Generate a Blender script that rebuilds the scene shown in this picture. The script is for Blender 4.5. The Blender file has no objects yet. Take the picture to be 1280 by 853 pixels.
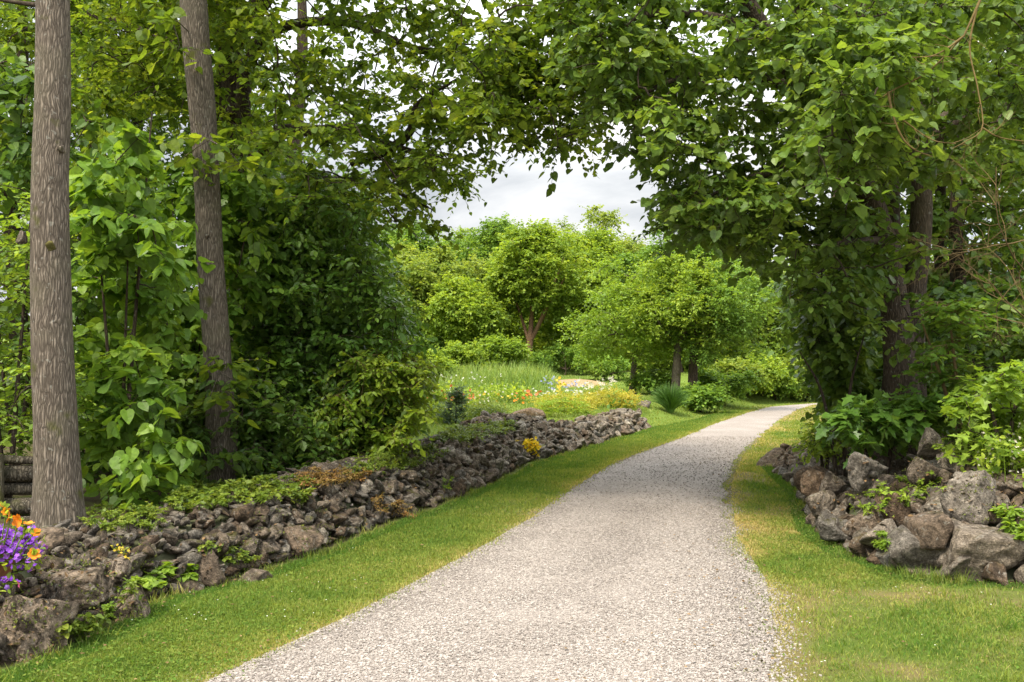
import bpy, math
import numpy as np
from math import radians, sin, cos, pi

SC = bpy.context.scene
COL = SC.collection
# ------------------------------------------------------------------ camera, world, sun, exposure
F = 35 / 36 * 1280.0
CAM_Z, HORIZON = 1.6, 478.0
PITCH = math.atan((HORIZON - 426.5) / F)
cam_data = bpy.data.cameras.new("camera")
cam_data.lens, cam_data.sensor_width = 35, 36
cam_data.clip_start, cam_data.clip_end = 0.05, 3000
cam = bpy.data.objects.new("camera", cam_data)
cam.location = (0, 0, CAM_Z)
cam.rotation_euler = (pi / 2 + PITCH, 0, 0)
COL.objects.link(cam)
SC.camera = cam

SUN_ELEV, SUN_AZ = radians(56), radians(215)      # azimuth clockwise from +Y
sun_data = bpy.data.lights.new("sun", 'SUN')
sun_data.energy, sun_data.angle, sun_data.color = 2.8, radians(12), (1.0, 0.91, 0.75)
sun = bpy.data.objects.new("sun", sun_data)
sun.rotation_euler = (pi / 2 - SUN_ELEV, 0, pi - SUN_AZ)
sun.location = (0, 0, 40)
COL.objects.link(sun)

world = bpy.data.worlds.new("World")
SC.world = world
world.use_nodes = True
wn, wl = world.node_tree.nodes, world.node_tree.links
wn.clear()
def nd(nt, typ, **kw):
    n = nt.nodes.new(typ)
    for k, v in kw.items():
        if k in n.inputs: n.inputs[k].default_value = v
        else: setattr(n, k, v)
    return n
def lk(nt, a, b): nt.links.new(a, b)
def ramp(nt, fac, stops):
    r = nt.nodes.new('ShaderNodeValToRGB')
    e = r.color_ramp.elements
    while len(e) < len(stops): e.new(0.5)
    for i, (p, c) in enumerate(stops):
        e[i].position = p
        e[i].color = (*c, 1) if not np.isscalar(c) else (c, c, c, 1)
    if fac is not None: nt.links.new(fac, r.inputs[0])
    return r.outputs[0]
WT = world.node_tree
sky = nd(WT, 'ShaderNodeTexSky', sky_type='NISHITA', sun_disc=False, sun_elevation=SUN_ELEV, sun_rotation=SUN_AZ)
tc = nd(WT, 'ShaderNodeTexCoord')
mp = nd(WT, 'ShaderNodeMapping'); mp.inputs['Scale'].default_value = (1, 1, 3.2)
mp.inputs['Location'].default_value = (0.35, 0.1, 0.42)
lk(WT, tc.outputs['Generated'], mp.inputs[0])
n1 = nd(WT, 'ShaderNodeTexNoise', Scale=2.6, Detail=8.0, Roughness=0.58, Distortion=0.3)
lk(WT, mp.outputs[0], n1.inputs['Vector'])
n2 = nd(WT, 'ShaderNodeTexNoise', Scale=1.5, Detail=5.0, Roughness=0.5)
lk(WT, mp.outputs[0], n2.inputs['Vector'])
cover = ramp(WT, n2.outputs[0], [(0.28, 0.35), (0.46, 1.0)])
cloud = ramp(WT, n1.outputs[0], [(0.38, (4.8, 5.15, 5.6)), (0.5, (7.2, 7.4, 7.6)), (0.62, (9.6, 9.5, 9.3))])
zz = nd(WT, 'ShaderNodeSeparateXYZ'); lk(WT, tc.outputs['Generated'], zz.inputs[0])
over = ramp(WT, zz.outputs[2], [(0.0, 0.30), (0.2, 0.35), (0.5, 1.0), (1.0, 1.4)])   # an overcast sky is brightest overhead
mulc = nd(WT, 'ShaderNodeMix', data_type='RGBA', blend_type='MULTIPLY'); mulc.inputs[0].default_value = 1
lk(WT, cloud, mulc.inputs[6]); lk(WT, over, mulc.inputs[7]); cloud = mulc.outputs[2]
mixc = nd(WT, 'ShaderNodeMix', data_type='RGBA')
lk(WT, cover, mixc.inputs[0]); lk(WT, sky.outputs[0], mixc.inputs[6]); lk(WT, cloud, mixc.inputs[7])
bg = nd(WT, 'ShaderNodeBackground', Strength=0.15)
lk(WT, mixc.outputs[2], bg.inputs[0])
lk(WT, bg.outputs[0], nd(WT, 'ShaderNodeOutputWorld').inputs[0])

vs = SC.view_settings
vs.view_transform, vs.look, vs.gamma, vs.use_curve_mapping = 'Standard', 'None', 1.0, False
vs.exposure = 1.3
cy = SC.cycles
cy.max_bounces, cy.diffuse_bounces, cy.glossy_bounces, cy.transmission_bounces = 8, 4, 2, 5
cy.use_denoising = True

# ------------------------------------------------------------------ maths helpers
R = np.random.default_rng(7)
UP = np.array([0., 0., 1.])
def unit(v):
    v = np.asarray(v, float)
    return v / (np.linalg.norm(v, axis=-1, keepdims=True) + 1e-9)
def ray(px, py):
    cx, cyy = (np.asarray(px, float) - 640) / F, (426.5 - np.asarray(py, float)) / F
    return np.stack([cx, cos(PITCH) - cyy * sin(PITCH), sin(PITCH) + cyy * cos(PITCH)], -1)
def P(px, py, d):
    """point seen at a pixel of the photograph, at distance d in front of the camera"""
    r = ray(px, py)
    d = np.asarray(d, float)
    return np.array([0, 0, CAM_Z]) + r * (d / r[..., 1])[..., None]
def smooth(t):
    t = np.clip(t, 0, 1); return t * t * (3 - 2 * t)
def _h(i, j, k, s):
    n = (i * 374761393 + j * 668265263 + k * 2147483647 + s * 974711) & 0xffffffff
    n = ((n ^ (n >> 13)) * 1274126177) & 0xffffffff
    n = ((n ^ (n >> 16)) * 2246822519) & 0xffffffff
    return ((n ^ (n >> 15)) & 0xffff) / 65535.0
def noise(p, s=0):
    p = np.asarray(p, float)
    if p.shape[-1] == 2: p = np.concatenate([p, np.zeros(p.shape[:-1] + (1,))], -1)
    i = np.floor(p).astype(np.int64); f = p - i; f = f * f * (3 - 2 * f)
    out = 0
    for a in (0, 1):
        for b in (0, 1):
            for c in (0, 1):
                w = (f[..., 0] if a else 1 - f[..., 0]) * (f[..., 1] if b else 1 - f[..., 1]) * (f[..., 2] if c else 1 - f[..., 2])
                out = out + w * _h(i[..., 0] + a, i[..., 1] + b, i[..., 2] + c, s)
    return out
def fbm(p, s=0, o=3):
    p = np.asarray(p, float); t = 0; a = 1; n = 0
    for k in range(o):
        t = t + a * noise(p * 2 ** k, s + k * 17); n += a; a *= .5
    return t / n

class MB:
    """collects pieces and links them as one mesh object"""
    def __init__(s): s.v = []; s.f = []; s.a = []; s.n = 0
    def add(s, v, f, a=0.5):
        v = np.asarray(v, float).reshape(-1, 3)
        s.v.append(v); s.f.append(np.asarray(f, np.int64) + s.n); s.n += len(v)
        s.a.append(np.broadcast_to(np.asarray(a, float), (len(v),)))
    def build(s, name, mat, parent=None, origin=(0, 0, 0), smooth_shade=False):
        me = bpy.data.meshes.new(name)
        v = np.concatenate(s.v) - np.asarray(origin, float)
        me.vertices.add(len(v)); me.vertices.foreach_set('co', v.astype(np.float32).ravel())
        tot = np.concatenate([np.full(len(f), f.shape[1]) for f in s.f])
        lo = np.concatenate([f.ravel() for f in s.f])
        me.loops.add(len(lo)); me.loops.foreach_set('vertex_index', lo.astype(np.int32))
        me.polygons.add(len(tot))
        me.polygons.foreach_set('loop_start', np.concatenate([[0], np.cumsum(tot)[:-1]]).astype(np.int32))
        me.polygons.foreach_set('loop_total', tot.astype(np.int32))
        at = me.attributes.new('v', 'FLOAT', 'POINT')
        at.data.foreach_set('value', np.concatenate(s.a).astype(np.float32))
        me.update(calc_edges=True)
        me.polygons.foreach_set('use_smooth', np.full(len(tot), smooth_shade))
        me.materials.append(mat)
        o = bpy.data.objects.new(name, me); COL.objects.link(o)
        if parent is not None: o.parent = parent
        else: o.location = origin
        return o

def tag(o, label=None, cat=None, group=None, kind=None):
    for k, x in (('label', label), ('category', cat), ('group', group), ('kind', kind)):
        if x: o[k] = x
    return o
def empty(name, loc, label, cat, group=None):
    o = bpy.data.objects.new(name, None); COL.objects.link(o)
    o.location = loc; o.empty_display_size = .2
    return tag(o, label, cat, group)

def batch_tubes(mb, paths, radii, sides, a=0.5):
    """paths (M,K,3), radii (M,K)"""
    paths, radii = np.asarray(paths, float), np.asarray(radii, float)
    M, K = paths.shape[:2]
    t = unit(np.gradient(paths, axis=1))
    ref = np.where((np.abs(unit(paths[:, -1] - paths[:, 0])[:, 2]) > .7)[:, None], [1., 0, 0], [0, 0, 1.])[:, None, :]
    u = unit(np.cross(t, ref)); w = np.cross(t, u)
    th = np.arange(sides) / sides * 2 * pi
    ring = paths[:, :, None] + radii[:, :, None, None] * (u[:, :, None] * np.cos(th)[:, None] + w[:, :, None] * np.sin(th)[:, None])
    idx = np.arange(M * K * sides).reshape(M, K, sides)
    q = np.stack([idx[:, :-1], np.roll(idx[:, :-1], -1, 2), np.roll(idx[:, 1:], -1, 2), idx[:, 1:]], -1).reshape(-1, 4)
    aa = np.broadcast_to(np.asarray(a, float).reshape(-1, 1, 1) if np.ndim(a) else a, (M, K, sides)).ravel()
    mb.add(ring.reshape(-1, 3), q, aa)
def catmull(pts, n):
    pts = np.asarray(pts, float)
    if len(pts) < 3:
        t = np.linspace(0, 1, n)[:, None]; return pts[0] * (1 - t) + pts[-1] * t
    p = np.vstack([2 * pts[0] - pts[1], pts, 2 * pts[-1] - pts[-2]])
    out = []
    for x in np.linspace(0, len(pts) - 1 - 1e-6, n):
        i = int(x); t = x - i; a, b, c, d = p[i:i + 4]
        out.append(.5 * (2 * b + (c - a) * t + (2 * a - 5 * b + 4 * c - d) * t * t + (3 * b - a - 3 * c + d) * t ** 3))
    return np.array(out)
def limb(mb, pts, rad, sides=10, n=None, bump=.06, flare=0, seed=0):
    n = n or max(8, len(pts) * 6)
    c = catmull(pts, n); r = np.interp(np.linspace(0, 1, n), np.linspace(0, 1, len(rad)), rad)
    tmp = MB(); batch_tubes(tmp, c[None], r[None], sides)
    v = tmp.v[0].reshape(n, sides, 3); cc = c[:, None]
    th = np.arange(sides) / sides * 2 * pi
    k = 1 + bump * 2 * (fbm(v * [3, 3, 1.2] + seed, seed, 3) - .5)
    if flare:
        hgt = np.linalg.norm(c - c[0], axis=1)[:, None]
        k = k + flare * np.exp(-hgt / .28) * (1 + .5 * np.sin(th * 5 + seed)[None])
    v = cc + (v - cc) * k[..., None]
    mb.add(v.reshape(-1, 3), tmp.f[0])
    return c, r

# ------------------------------------------------------------------ leaf shapes (triangles)
def fold(outline, mids, lift):
    """outline: right half from base to tip (without the ends); mids: midrib points base..tip"""
    v = [(0, m, 0) for m in mids]
    k = len(v); f = []
    for sgn in (1, -1):
        st = len(v)
        v += [(sgn * x, y, lift * x - .12 * max(0, y - .5)) for x, y in outline]
        m = len(mids); n = len(outline)
        chain = list(range(st, st + n))
        ms = np.linspace(0, m - 1, n + 1).round().astype(int)
        for i in range(n - 1):
            tri = (int(ms[i]), chain[i], chain[i + 1]); f.append(tri if sgn > 0 else tri[::-1])
            if ms[i] != ms[i + 1]:
                tri = (int(ms[i]), chain[i + 1], int(ms[i + 1])); f.append(tri if sgn > 0 else tri[::-1])
        tri = (int(ms[n - 1]), chain[-1], m - 1); f.append(tri if sgn > 0 else tri[::-1])
    return np.array(v, float), np.array(f)
HEART = fold([(.2, -.1), (.43, .06), (.5, .3), (.36, .62), (.14, .88)], [0, .35, .7, 1.06], .22)
OVAL = fold([(.24, .2), (.3, .5), (.17, .8)], [0, .5, 1.0], .3)
LOBED = fold([(.42, -.02), (.22, .2), (.55, .42), (.26, .5), (.2, .75)], [0, .3, .6, 1.0], .15)
NARROW = fold([(.12, .25), (.13, .6)], [0, .5, 1.0], .3)
DIAMOND = (np.array([(0, 0, 0), (.42, .5, .14), (0, 1, -.08), (-.42, .5, .14)], float), np.array([(0, 1, 2), (0, 2, 3)]))
def put_leaves(mb, pos, tip, nrm, size, tmpl, a):
    tv, tf = tmpl
    y = unit(tip); x = unit(np.cross(y, nrm)); z = np.cross(x, y)
    s = np.asarray(size, float).reshape(-1, 1, 1)
    x = x * R.uniform(.7, 1.12, (len(pos), 1)); z = z * R.uniform(-.3, 2.2, (len(pos), 1))
    v = pos[:, None] + s * (tv[None, :, :1] * x[:, None] + tv[None, :, 1:2] * y[:, None] + tv[None, :, 2:] * z[:, None])
    N, K = len(pos), len(tv)
    f = (tf[None] + (np.arange(N) * K)[:, None, None]).reshape(-1, 3)
    mb.add(v.reshape(-1, 3), f, np.repeat(a, K))
def sprays(leaf_mb, twig_mb, C, rad, ntw, nlf, size, tmpl, rng, flat=.45, droop=.7, outward=None, twig_r=.004, cl_mix=.55, tone=0.0):
    """leafy twigs around each cluster centre"""
    C = np.asarray(C, float); n = len(C)
    if n == 0: return
    d = rng.normal(size=(n, ntw, 3)); d[..., 2] *= flat
    d = unit(d)
    if outward is not None: d = unit(d + .8 * unit(outward)[:, None])
    L = rad * rng.uniform(.55, 1.15, (n, ntw, 1))
    sag = rng.uniform(.1, .5, (n, ntw, 1)) * droop
    def at(t): return C[:, None] + d * L * t + np.array([0, 0, -1.]) * (sag * L * t * t)
    if twig_mb is not None and twig_r > 0:
        ks = [0, .5, 1.0]
        paths = np.stack([at(t) for t in ks], 2).reshape(-1, 3, 3)
        batch_tubes(twig_mb, paths, np.tile([twig_r, twig_r * .8, twig_r * .4], (len(paths), 1)), 3)
    cl = rng.random((n, 1, 1))
    t = (np.linspace(.12, 1, nlf)[None, None] + rng.uniform(-.06, .06, (n, ntw, nlf)))
    pos = C[:, None, None] + d[:, :, None] * L[:, :, None] * t[..., None]
    pos[..., 2] -= (sag * L)[..., 0][..., None] * t * t
    s = unit(np.cross(d, UP))[:, :, None]
    sg = np.where((np.arange(nlf) % 2) == 0, 1., -1.)[None, None, :, None]
    tip = d[:, :, None] * .55 + s * sg * .8 + rng.normal(0, .28, pos.shape)
    tip[..., 2] -= droop * rng.uniform(.2, 1.3, pos.shape[:3])
    tip = unit(tip)
    nm = UP - tip * tip[..., 2:] + rng.normal(0, .38, pos.shape)
    sz = size * rng.uniform(.4, 1.3, pos.shape[:3])
    a = np.clip(cl * cl_mix + rng.random(pos.shape[:3]) * (1 - cl_mix) + tone, 0, 1)
    put_leaves(leaf_mb, pos.reshape(-1, 3), tip.reshape(-1, 3), nm.reshape(-1, 3), sz.ravel(), tmpl, a.ravel())
def connect(mb, nodes, C, r0, rng, sides=5, rmin=.006, sag=.12):
    """grow branches from the nearest piece of wood to each cluster centre"""
    nodes = np.asarray(nodes, float); pool = [nodes]
    allp = nodes.copy()
    d0 = np.array([np.min(np.sum((allp - c) ** 2, 1)) for c in C])
    paths, radii = [], []
    for i in np.argsort(d0):
        c = C[i]
        k = np.argmin(np.sum((allp - c) ** 2, 1)); s = allp[k]
        L = np.linalg.norm(c - s)
        t = np.linspace(0, 1, 6)[:, None]
        mid = (s + c) / 2 + np.array([0, 0, 1.]) * L * sag + rng.normal(0, .10 * L, 3)
        p = s * (1 - t) ** 2 + 2 * mid * t * (1 - t) + c * t * t
        p[1:5] += rng.normal(0, .02 * L, (4, 3))
        paths.append(p)
        radii.append(np.linspace(min(r0, rmin + .012 * L), rmin * .7, 6))
        allp = np.vstack([allp, p[2:]])
    if paths: batch_tubes(mb, np.array(paths), np.array(radii), sides)
def in_poly(px, py, poly):
    poly = np.asarray(poly, float); ins = np.zeros(len(px), bool)
    x1, y1 = poly[-1]
    for x2, y2 in poly:
        c = ((y2 > py) != (y1 > py)) & (px < (x1 - x2) * (py - y2) / (y1 - y2 + 1e-12) + x2)
        ins ^= c; x1, y1 = x2, y2
    return ins
def poly_clusters(poly, dlo, dhi, n, rng, thr=.0, ns=.7, seed=0, zmin=None):
    """cluster centres inside an outline, spread through a depth range"""
    poly = np.asarray(poly, float); lo, hi = poly.min(0), poly.max(0); out = np.zeros((0, 3))
    for _ in range(60):
        q = rng.uniform(lo, hi, (n * 2, 2)); q = q[in_poly(q[:, 0], q[:, 1], poly)]
        p = P(q[:, 0], q[:, 1], rng.uniform(dlo, dhi, len(q)))
        p = p[fbm(p * ns, seed, 2) > thr]
        if zmin is not None: p = p[p[:, 2] > zmin]
        out = np.vstack([out, p])
        if len(out) >= n: break
    return out[:n]

# ------------------------------------------------------------------ terrain
RISE_Y = [-50, 14, 24, 34, 48, 75, 140, 400]; RISE_Z = [0, 0, .12, .32, .66, 1.0, 2.2, 9]
def base_z(y): return np.interp(y, RISE_Y, RISE_Z)
def march(px, py, fz):
    r = ray(px, py); s = np.linspace(2, 160, 8000)
    p = np.array([0, 0, CAM_Z]) + s[:, None] * (r / r[1])
    k = np.argmax(p[:, 2] <= fz(p[:, 0], p[:, 1]))
    return p[k] if p[k, 2] <= fz(p[k, 0], p[k, 1]) + .3 else p[-1]
def flat(pts): return np.array([march(a, b, lambda x, y: base_z(y)) for a, b in pts])
ROAD_L = flat([(262, 853), (332, 820), (404, 787), (475, 752), (545, 715), (603, 684), (669, 646), (705, 617), (760, 583), (805, 564), (848, 549), (895, 529), (930, 517), (962, 509)])
ROAD_R = flat([(960, 853), (968, 793), (957, 725), (922, 672), (916, 640), (914, 605), (930, 568), (956, 543), (978, 525), (1000, 512), (1018, 506.5)])
WALL_L = flat([(0, 852), (60, 828), (150, 781), (215, 745), (300, 724), (395, 694), (480, 662), (540, 640), (585, 623), (664, 581), (744, 558), (816, 535)])
WALL_R = flat([(966, 584), (1003, 617), (1022, 664), (1064, 696), (1117, 716), (1182, 730), (1279, 736)])
def edge_fn(e, back):
    o = np.argsort(e[:, 1]); x, y = e[o, 0], e[o, 1]
    y = np.concatenate([[-14.], y, [y[-1] + 60]]); x = np.concatenate([[x[0] + back], x, [x[-1] + 55]])
    return lambda yy: np.interp(yy, y, x)
xl, xr = edge_fn(ROAD_L, -1.2), edge_fn(ROAD_R, .3)
_wy = np.concatenate([[-14], WALL_L[:, 1], [44, 60, 120]])
_wx = np.concatenate([[WALL_L[0, 0] - 1.4], WALL_L[:, 0], [xl(44) - 1.2, xl(60) - 1.2, xl(120) - 1.2]])
def xw(y): return np.interp(y, _wy, _wx)
def left_z(y): return np.interp(y, [-14, 8, 14, 20, 26, 33, 45, 60, 90, 400], [.3, .34, .40, .48, .60, .74, 1.35, 2.3, 4.4, 20])
RP = np.vstack([[[xr(70) + 4, 70], [xr(50) + 3.2, 50], [xr(40) + 2.6, 40], [xr(30) + 2.2, 30], [xr(24) + 1.9, 24]], WALL_R[:, :2], [[9, 7.4], [40, 6.5]]])
RPOLY = np.vstack([RP, [120, 6.5], [120, 70]])
def seg_dist(x, y, line):
    q = np.stack([x, y], -1); best = np.full(x.shape, 1e9)
    for a, b in zip(line[:-1], line[1:]):
        ab = b - a; t = np.clip(((q - a) @ ab) / (ab @ ab), 0, 1)
        best = np.minimum(best, np.linalg.norm(q - a - t[..., None] * ab, axis=-1))
    return best
def ground_z(x, y):
    x, y = np.broadcast_arrays(np.asarray(x, float), np.asarray(y, float))
    b = base_z(y)
    w = np.interp(y, [0, 30, 36, 45], [.8, .9, 2.6, 3.0])
    t = smooth((xw(y) - .25 - x) / w)
    z = b * (1 - t) + np.maximum(left_z(y), b) * t
    sh = x.shape; xf, yf = x.ravel(), y.ravel()
    ins = in_poly(xf, yf, RPOLY).reshape(sh)
    dr = seg_dist(xf, yf, RP).reshape(sh)
    z = z + np.where(ins, .85 * smooth((dr - .05) / 1.9), 0)
    q = np.stack([x, y], -1)
    off = smooth(np.maximum(xl(y) - x, x - xr(y)) / 1.0)
    return z + off * (.10 * (fbm(q * .35, 3) - .5) + .03 * (noise(q * 1.7, 5) - .5))
def G(px, py): return march(px, py, ground_z)

# ------------------------------------------------------------------ materials
def new_mat(name):
    m = bpy.data.materials.new(name); m.use_nodes = True
    nt = m.node_tree; nt.nodes.clear()
    return m, nt, nd(nt, 'ShaderNodeOutputMaterial')
def attr(nt, n='v'): return nd(nt, 'ShaderNodeAttribute', attribute_name=n).outputs['Fac']
def mixrgb(nt, fac, a, b, mode='MIX'):
    m = nd(nt, 'ShaderNodeMix', data_type='RGBA', blend_type=mode)
    for s, i in ((fac, 0), (a, 6), (b, 7)):
        if isinstance(s, (int, float)): m.inputs[i].default_value = s
        elif isinstance(s, tuple): m.inputs[i].default_value = (*s, 1)
        else: lk(nt, s, m.inputs[i])
    return m.outputs[2]
def math_n(nt, op, a, b=0.0):
    m = nd(nt, 'ShaderNodeMath', operation=op)
    for i, s in enumerate((a, b)):
        if isinstance(s, (int, float)): m.inputs[i].default_value = s
        else: lk(nt, s, m.inputs[i])
    return m.outputs[0]
def leaf_mat(name, c0, c1, c2, trans=.4, rough=.45, spec=.35):
    m, nt, out = new_mat(name)
    c = ramp(nt, attr(nt), [(0.0, c0), (.5, c1), (1.0, c2)])
    g = nd(nt, 'ShaderNodeNewGeometry')
    p = nd(nt, 'ShaderNodeBsdfPrincipled', Roughness=rough)
    p.inputs['Specular IOR Level'].default_value = spec
    nz = nd(nt, 'ShaderNodeTexNoise', Scale=26.0, Detail=2.0)
    lk(nt, g.outputs['Position'], nz.inputs['Vector'])
    c2_ = mixrgb(nt, 1.0, c, ramp(nt, nz.outputs[0], [(.3, .78), (.7, 1.2)]), 'MULTIPLY')
    back = mixrgb(nt, g.outputs['Backfacing'], c2_, mixrgb(nt, .35, c2_, (.16, .2, .10)))
    lk(nt, back, p.inputs['Base Color'])
    t = nd(nt, 'ShaderNodeBsdfTranslucent')
    lk(nt, mixrgb(nt, 1.0, c2_, (1.7, 1.55, .7), 'MULTIPLY'), t.inputs['Color'])
    ms = nd(nt, 'ShaderNodeMixShader', Fac=trans)
    lk(nt, p.outputs[0], ms.inputs[1]); lk(nt, t.outputs[0], ms.inputs[2]); lk(nt, ms.outputs[0], out.inputs[0])
    return m
def plain(name, c0, c1, rough=.8, spec=.2, scale=30.0, trans=0):
    return leaf_mat(name, c0, tuple((a + b) / 2 for a, b in zip(c0, c1)), c1, trans, rough, spec)
def bark_mat(name, dark, light, lichen=.25, scale=1.0, moss=.0):
    m, nt, out = new_mat(name)
    g = nd(nt, 'ShaderNodeNewGeometry'); pos = g.outputs['Position']
    mpn = nd(nt, 'ShaderNodeMapping'); mpn.inputs['Scale'].default_value = (scale, scale, scale * .10); lk(nt, pos, mpn.inputs[0])
    wob = nd(nt, 'ShaderNodeTexNoise', Scale=5.0, Detail=2.0); lk(nt, pos, wob.inputs['Vector'])
    wv = nd(nt, 'ShaderNodeVectorMath', operation='MULTIPLY_ADD'); lk(nt, wob.outputs['Color'], wv.inputs[0])
    wv.inputs[1].default_value = (.06, .06, .02); lk(nt, mpn.outputs[0], wv.inputs[2])
    vo = nd(nt, 'ShaderNodeTexVoronoi', feature='DISTANCE_TO_EDGE', Scale=52.0); lk(nt, wv.outputs[0], vo.inputs['Vector'])
    rid = ramp(nt, vo.outputs['Distance'], [(0.0, 0.0), (.4, 1.0)])
    fine = nd(nt, 'ShaderNodeTexNoise', Scale=60.0, Detail=6.0, Roughness=.7); lk(nt, mpn.outputs[0], fine.inputs['Vector'])
    c = mixrgb(nt, rid, dark, light)
    c = mixrgb(nt, .75, c, ramp(nt, fine.outputs[0], [(.25, .45), (.75, 1.5)]), 'MULTIPLY')
    big = nd(nt, 'ShaderNodeTexNoise', Scale=2.2, Detail=4.0); lk(nt, pos, big.inputs['Vector'])
    c = mixrgb(nt, ramp(nt, big.outputs[0], [(.5, 0.0), (.75, .55)]), c, (light[0] * .6, light[1] * .66, light[2] * .55))
    sp = nd(nt, 'ShaderNodeTexNoise', Scale=24.0, Detail=3.0); lk(nt, pos, sp.inputs['Vector'])
    c = mixrgb(nt, ramp(nt, sp.outputs[0], [(.64, 0.0), (.70, lichen)]), c, (.42, .43, .38))
    ms_ = nd(nt, 'ShaderNodeTexNoise', Scale=3.3, Detail=5.0); lk(nt, pos, ms_.inputs['Vector'])
    c = mixrgb(nt, ramp(nt, ms_.outputs[0], [(.62, 0.0), (.70, moss)]), c, (.07, .075, .015))
    p = nd(nt, 'ShaderNodeBsdfPrincipled', Roughness=.9); p.inputs['Specular IOR Level'].default_value = .12
    lk(nt, c, p.inputs['Base Color'])
    h = math_n(nt, 'ADD', math_n(nt, 'MULTIPLY', rid, .7), math_n(nt, 'MULTIPLY', fine.outputs[0], .5))
    b = nd(nt, 'ShaderNodeBump', Strength=.8, Distance=.016); lk(nt, h, b.inputs['Height']); lk(nt, b.outputs[0], p.inputs['Normal'])
    lk(nt, p.outputs[0], out.inputs[0])
    return m
def rock_mat(name, tone=1.0, moss=.5, dark=.5, warm=0.0):
    m, nt, out = new_mat(name)
    g = nd(nt, 'ShaderNodeNewGeometry'); oi = nd(nt, 'ShaderNodeObjectInfo')
    rnd = math_n(nt, 'FRACT', math_n(nt, 'ADD', oi.outputs['Random'], attr(nt)))
    off = nd(nt, 'ShaderNodeVectorMath', operation='SCALE'); off.inputs[0].default_value = (13.1, 7.7, 3.3)
    lk(nt, math_n(nt, 'MULTIPLY', rnd, 9.0), off.inputs['Scale'])
    pv = nd(nt, 'ShaderNodeVectorMath', operation='ADD'); lk(nt, g.outputs['Position'], pv.inputs[0]); lk(nt, off.outputs[0], pv.inputs[1])
    pos = pv.outputs[0]
    def nz(sc, de=4.0, ro=.6, dist=0.0):
        n = nd(nt, 'ShaderNodeTexNoise', Scale=sc, Detail=de, Roughness=ro, Distortion=dist); lk(nt, pos, n.inputs['Vector']); return n.outputs[0]
    k = tone
    body = ramp(nt, rnd, [(0, (.115 * k, .078 * k, .050 * k)), (.3, (.20 * k, .165 * k, .128 * k)), (.5, (.155 * k, .14 * k, .120 * k)), (.65, (.14 * k, .095 * k, .062 * k)), (.85, (.30 * k, .265 * k, .215 * k)), (1, (.13 * k, .09 * k, .058 * k))])
    n_big, n_mid, n_fine = nz(5.0, 5.0, .65, .6), nz(17.0, 6.0, .7, .3), nz(75.0, 5.0, .75)
    c = mixrgb(nt, 1.0, body, ramp(nt, n_mid, [(.3, .3), (.5, .95), (.72, 2.0)]), 'MULTIPLY')
    c = mixrgb(nt, 1.0, c, ramp(nt, n_fine, [(.3, .45), (.7, 1.6)]), 'MULTIPLY')
    c = mixrgb(nt, ramp(nt, nz(9.0, 5.0, .7, .8), [(.48, 0.0), (.58, dark)]), c, (.036, .027, .019))     # dark lichen crust
    c = mixrgb(nt, ramp(nt, nz(13.0, 4.0, .6, 1.0), [(.60, 0.0), (.66, .65)]), c, (.36, .33, .28))       # pale lichen
    sx = nd(nt, 'ShaderNodeSeparateXYZ'); lk(nt, g.outputs['Normal'], sx.inputs[0])
    up = ramp(nt, sx.outputs[2], [(.25, 0.0), (.8, 1.0)])
    mo = math_n(nt, 'MULTIPLY', up, ramp(nt, n_big, [(.52, 0.0), (.64, moss)]))
    c = mixrgb(nt, mo, c, mixrgb(nt, n_fine, (.035, .035, .006), (.11, .095, .02)))
    p = nd(nt, 'ShaderNodeBsdfPrincipled', Roughness=.88); p.inputs['Specular IOR Level'].default_value = .2
    lk(nt, c, p.inputs['Base Color'])
    h = math_n(nt, 'ADD', math_n(nt, 'MULTIPLY', n_mid, 1.0), math_n(nt, 'MULTIPLY', n_fine, .35))
    b = nd(nt, 'ShaderNodeBump', Strength=1.0, Distance=.07); lk(nt, h, b.inputs['Height']); lk(nt, b.outputs[0], p.inputs['Normal'])
    lk(nt, p.outputs[0], out.inputs[0])
    return m
def ground_mat():
    m, nt, out = new_mat('ground_turf')
    g = nd(nt, 'ShaderNodeNewGeometry'); pos = g.outputs['Position']
    def nz(sc, de=5.0, ro=.65):
        n = nd(nt, 'ShaderNodeTexNoise', Scale=sc, Detail=de, Roughness=ro); lk(nt, pos, n.inputs['Vector']); return n.outputs[0]
    fine = nz(90.0, 8.0, .8)
    green = mixrgb(nt, fine, (.075, .12, .016), (.17, .23, .04))
    dry = mixrgb(nt, fine, (.15, .12, .045), (.32, .26, .115))
    earth = mixrgb(nt, fine, (.05, .035, .022), (.13, .095, .06))
    va = attr(nt)     # 0 bare earth .. .5 grass .. 1 dry grass
    c = mixrgb(nt, ramp(nt, math_n(nt, 'ADD', va, math_n(nt, 'MULTIPLY', math_n(nt, 'SUBTRACT', nz(1.6), .5), .5)), [(.55, 0.0), (.85, .9)]), green, dry)
    c = mixrgb(nt, ramp(nt, math_n(nt, 'ADD', va, math_n(nt, 'MULTIPLY', math_n(nt, 'SUBTRACT', nz(4.0), .5), .4)), [(.12, 1.0), (.3, 0.0)]), c, earth)
    p = nd(nt, 'ShaderNodeBsdfPrincipled', Roughness=.95); p.inputs['Specular IOR Level'].default_value = .1
    lk(nt, c, p.inputs['Base Color'])
    b = nd(nt, 'ShaderNodeBump', Strength=1.0, Distance=.03); lk(nt, fine, b.inputs['Height']); lk(nt, b.outputs[0], p.inputs['Normal'])
    lk(nt, p.outputs[0], out.inputs[0])
    return m
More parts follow.
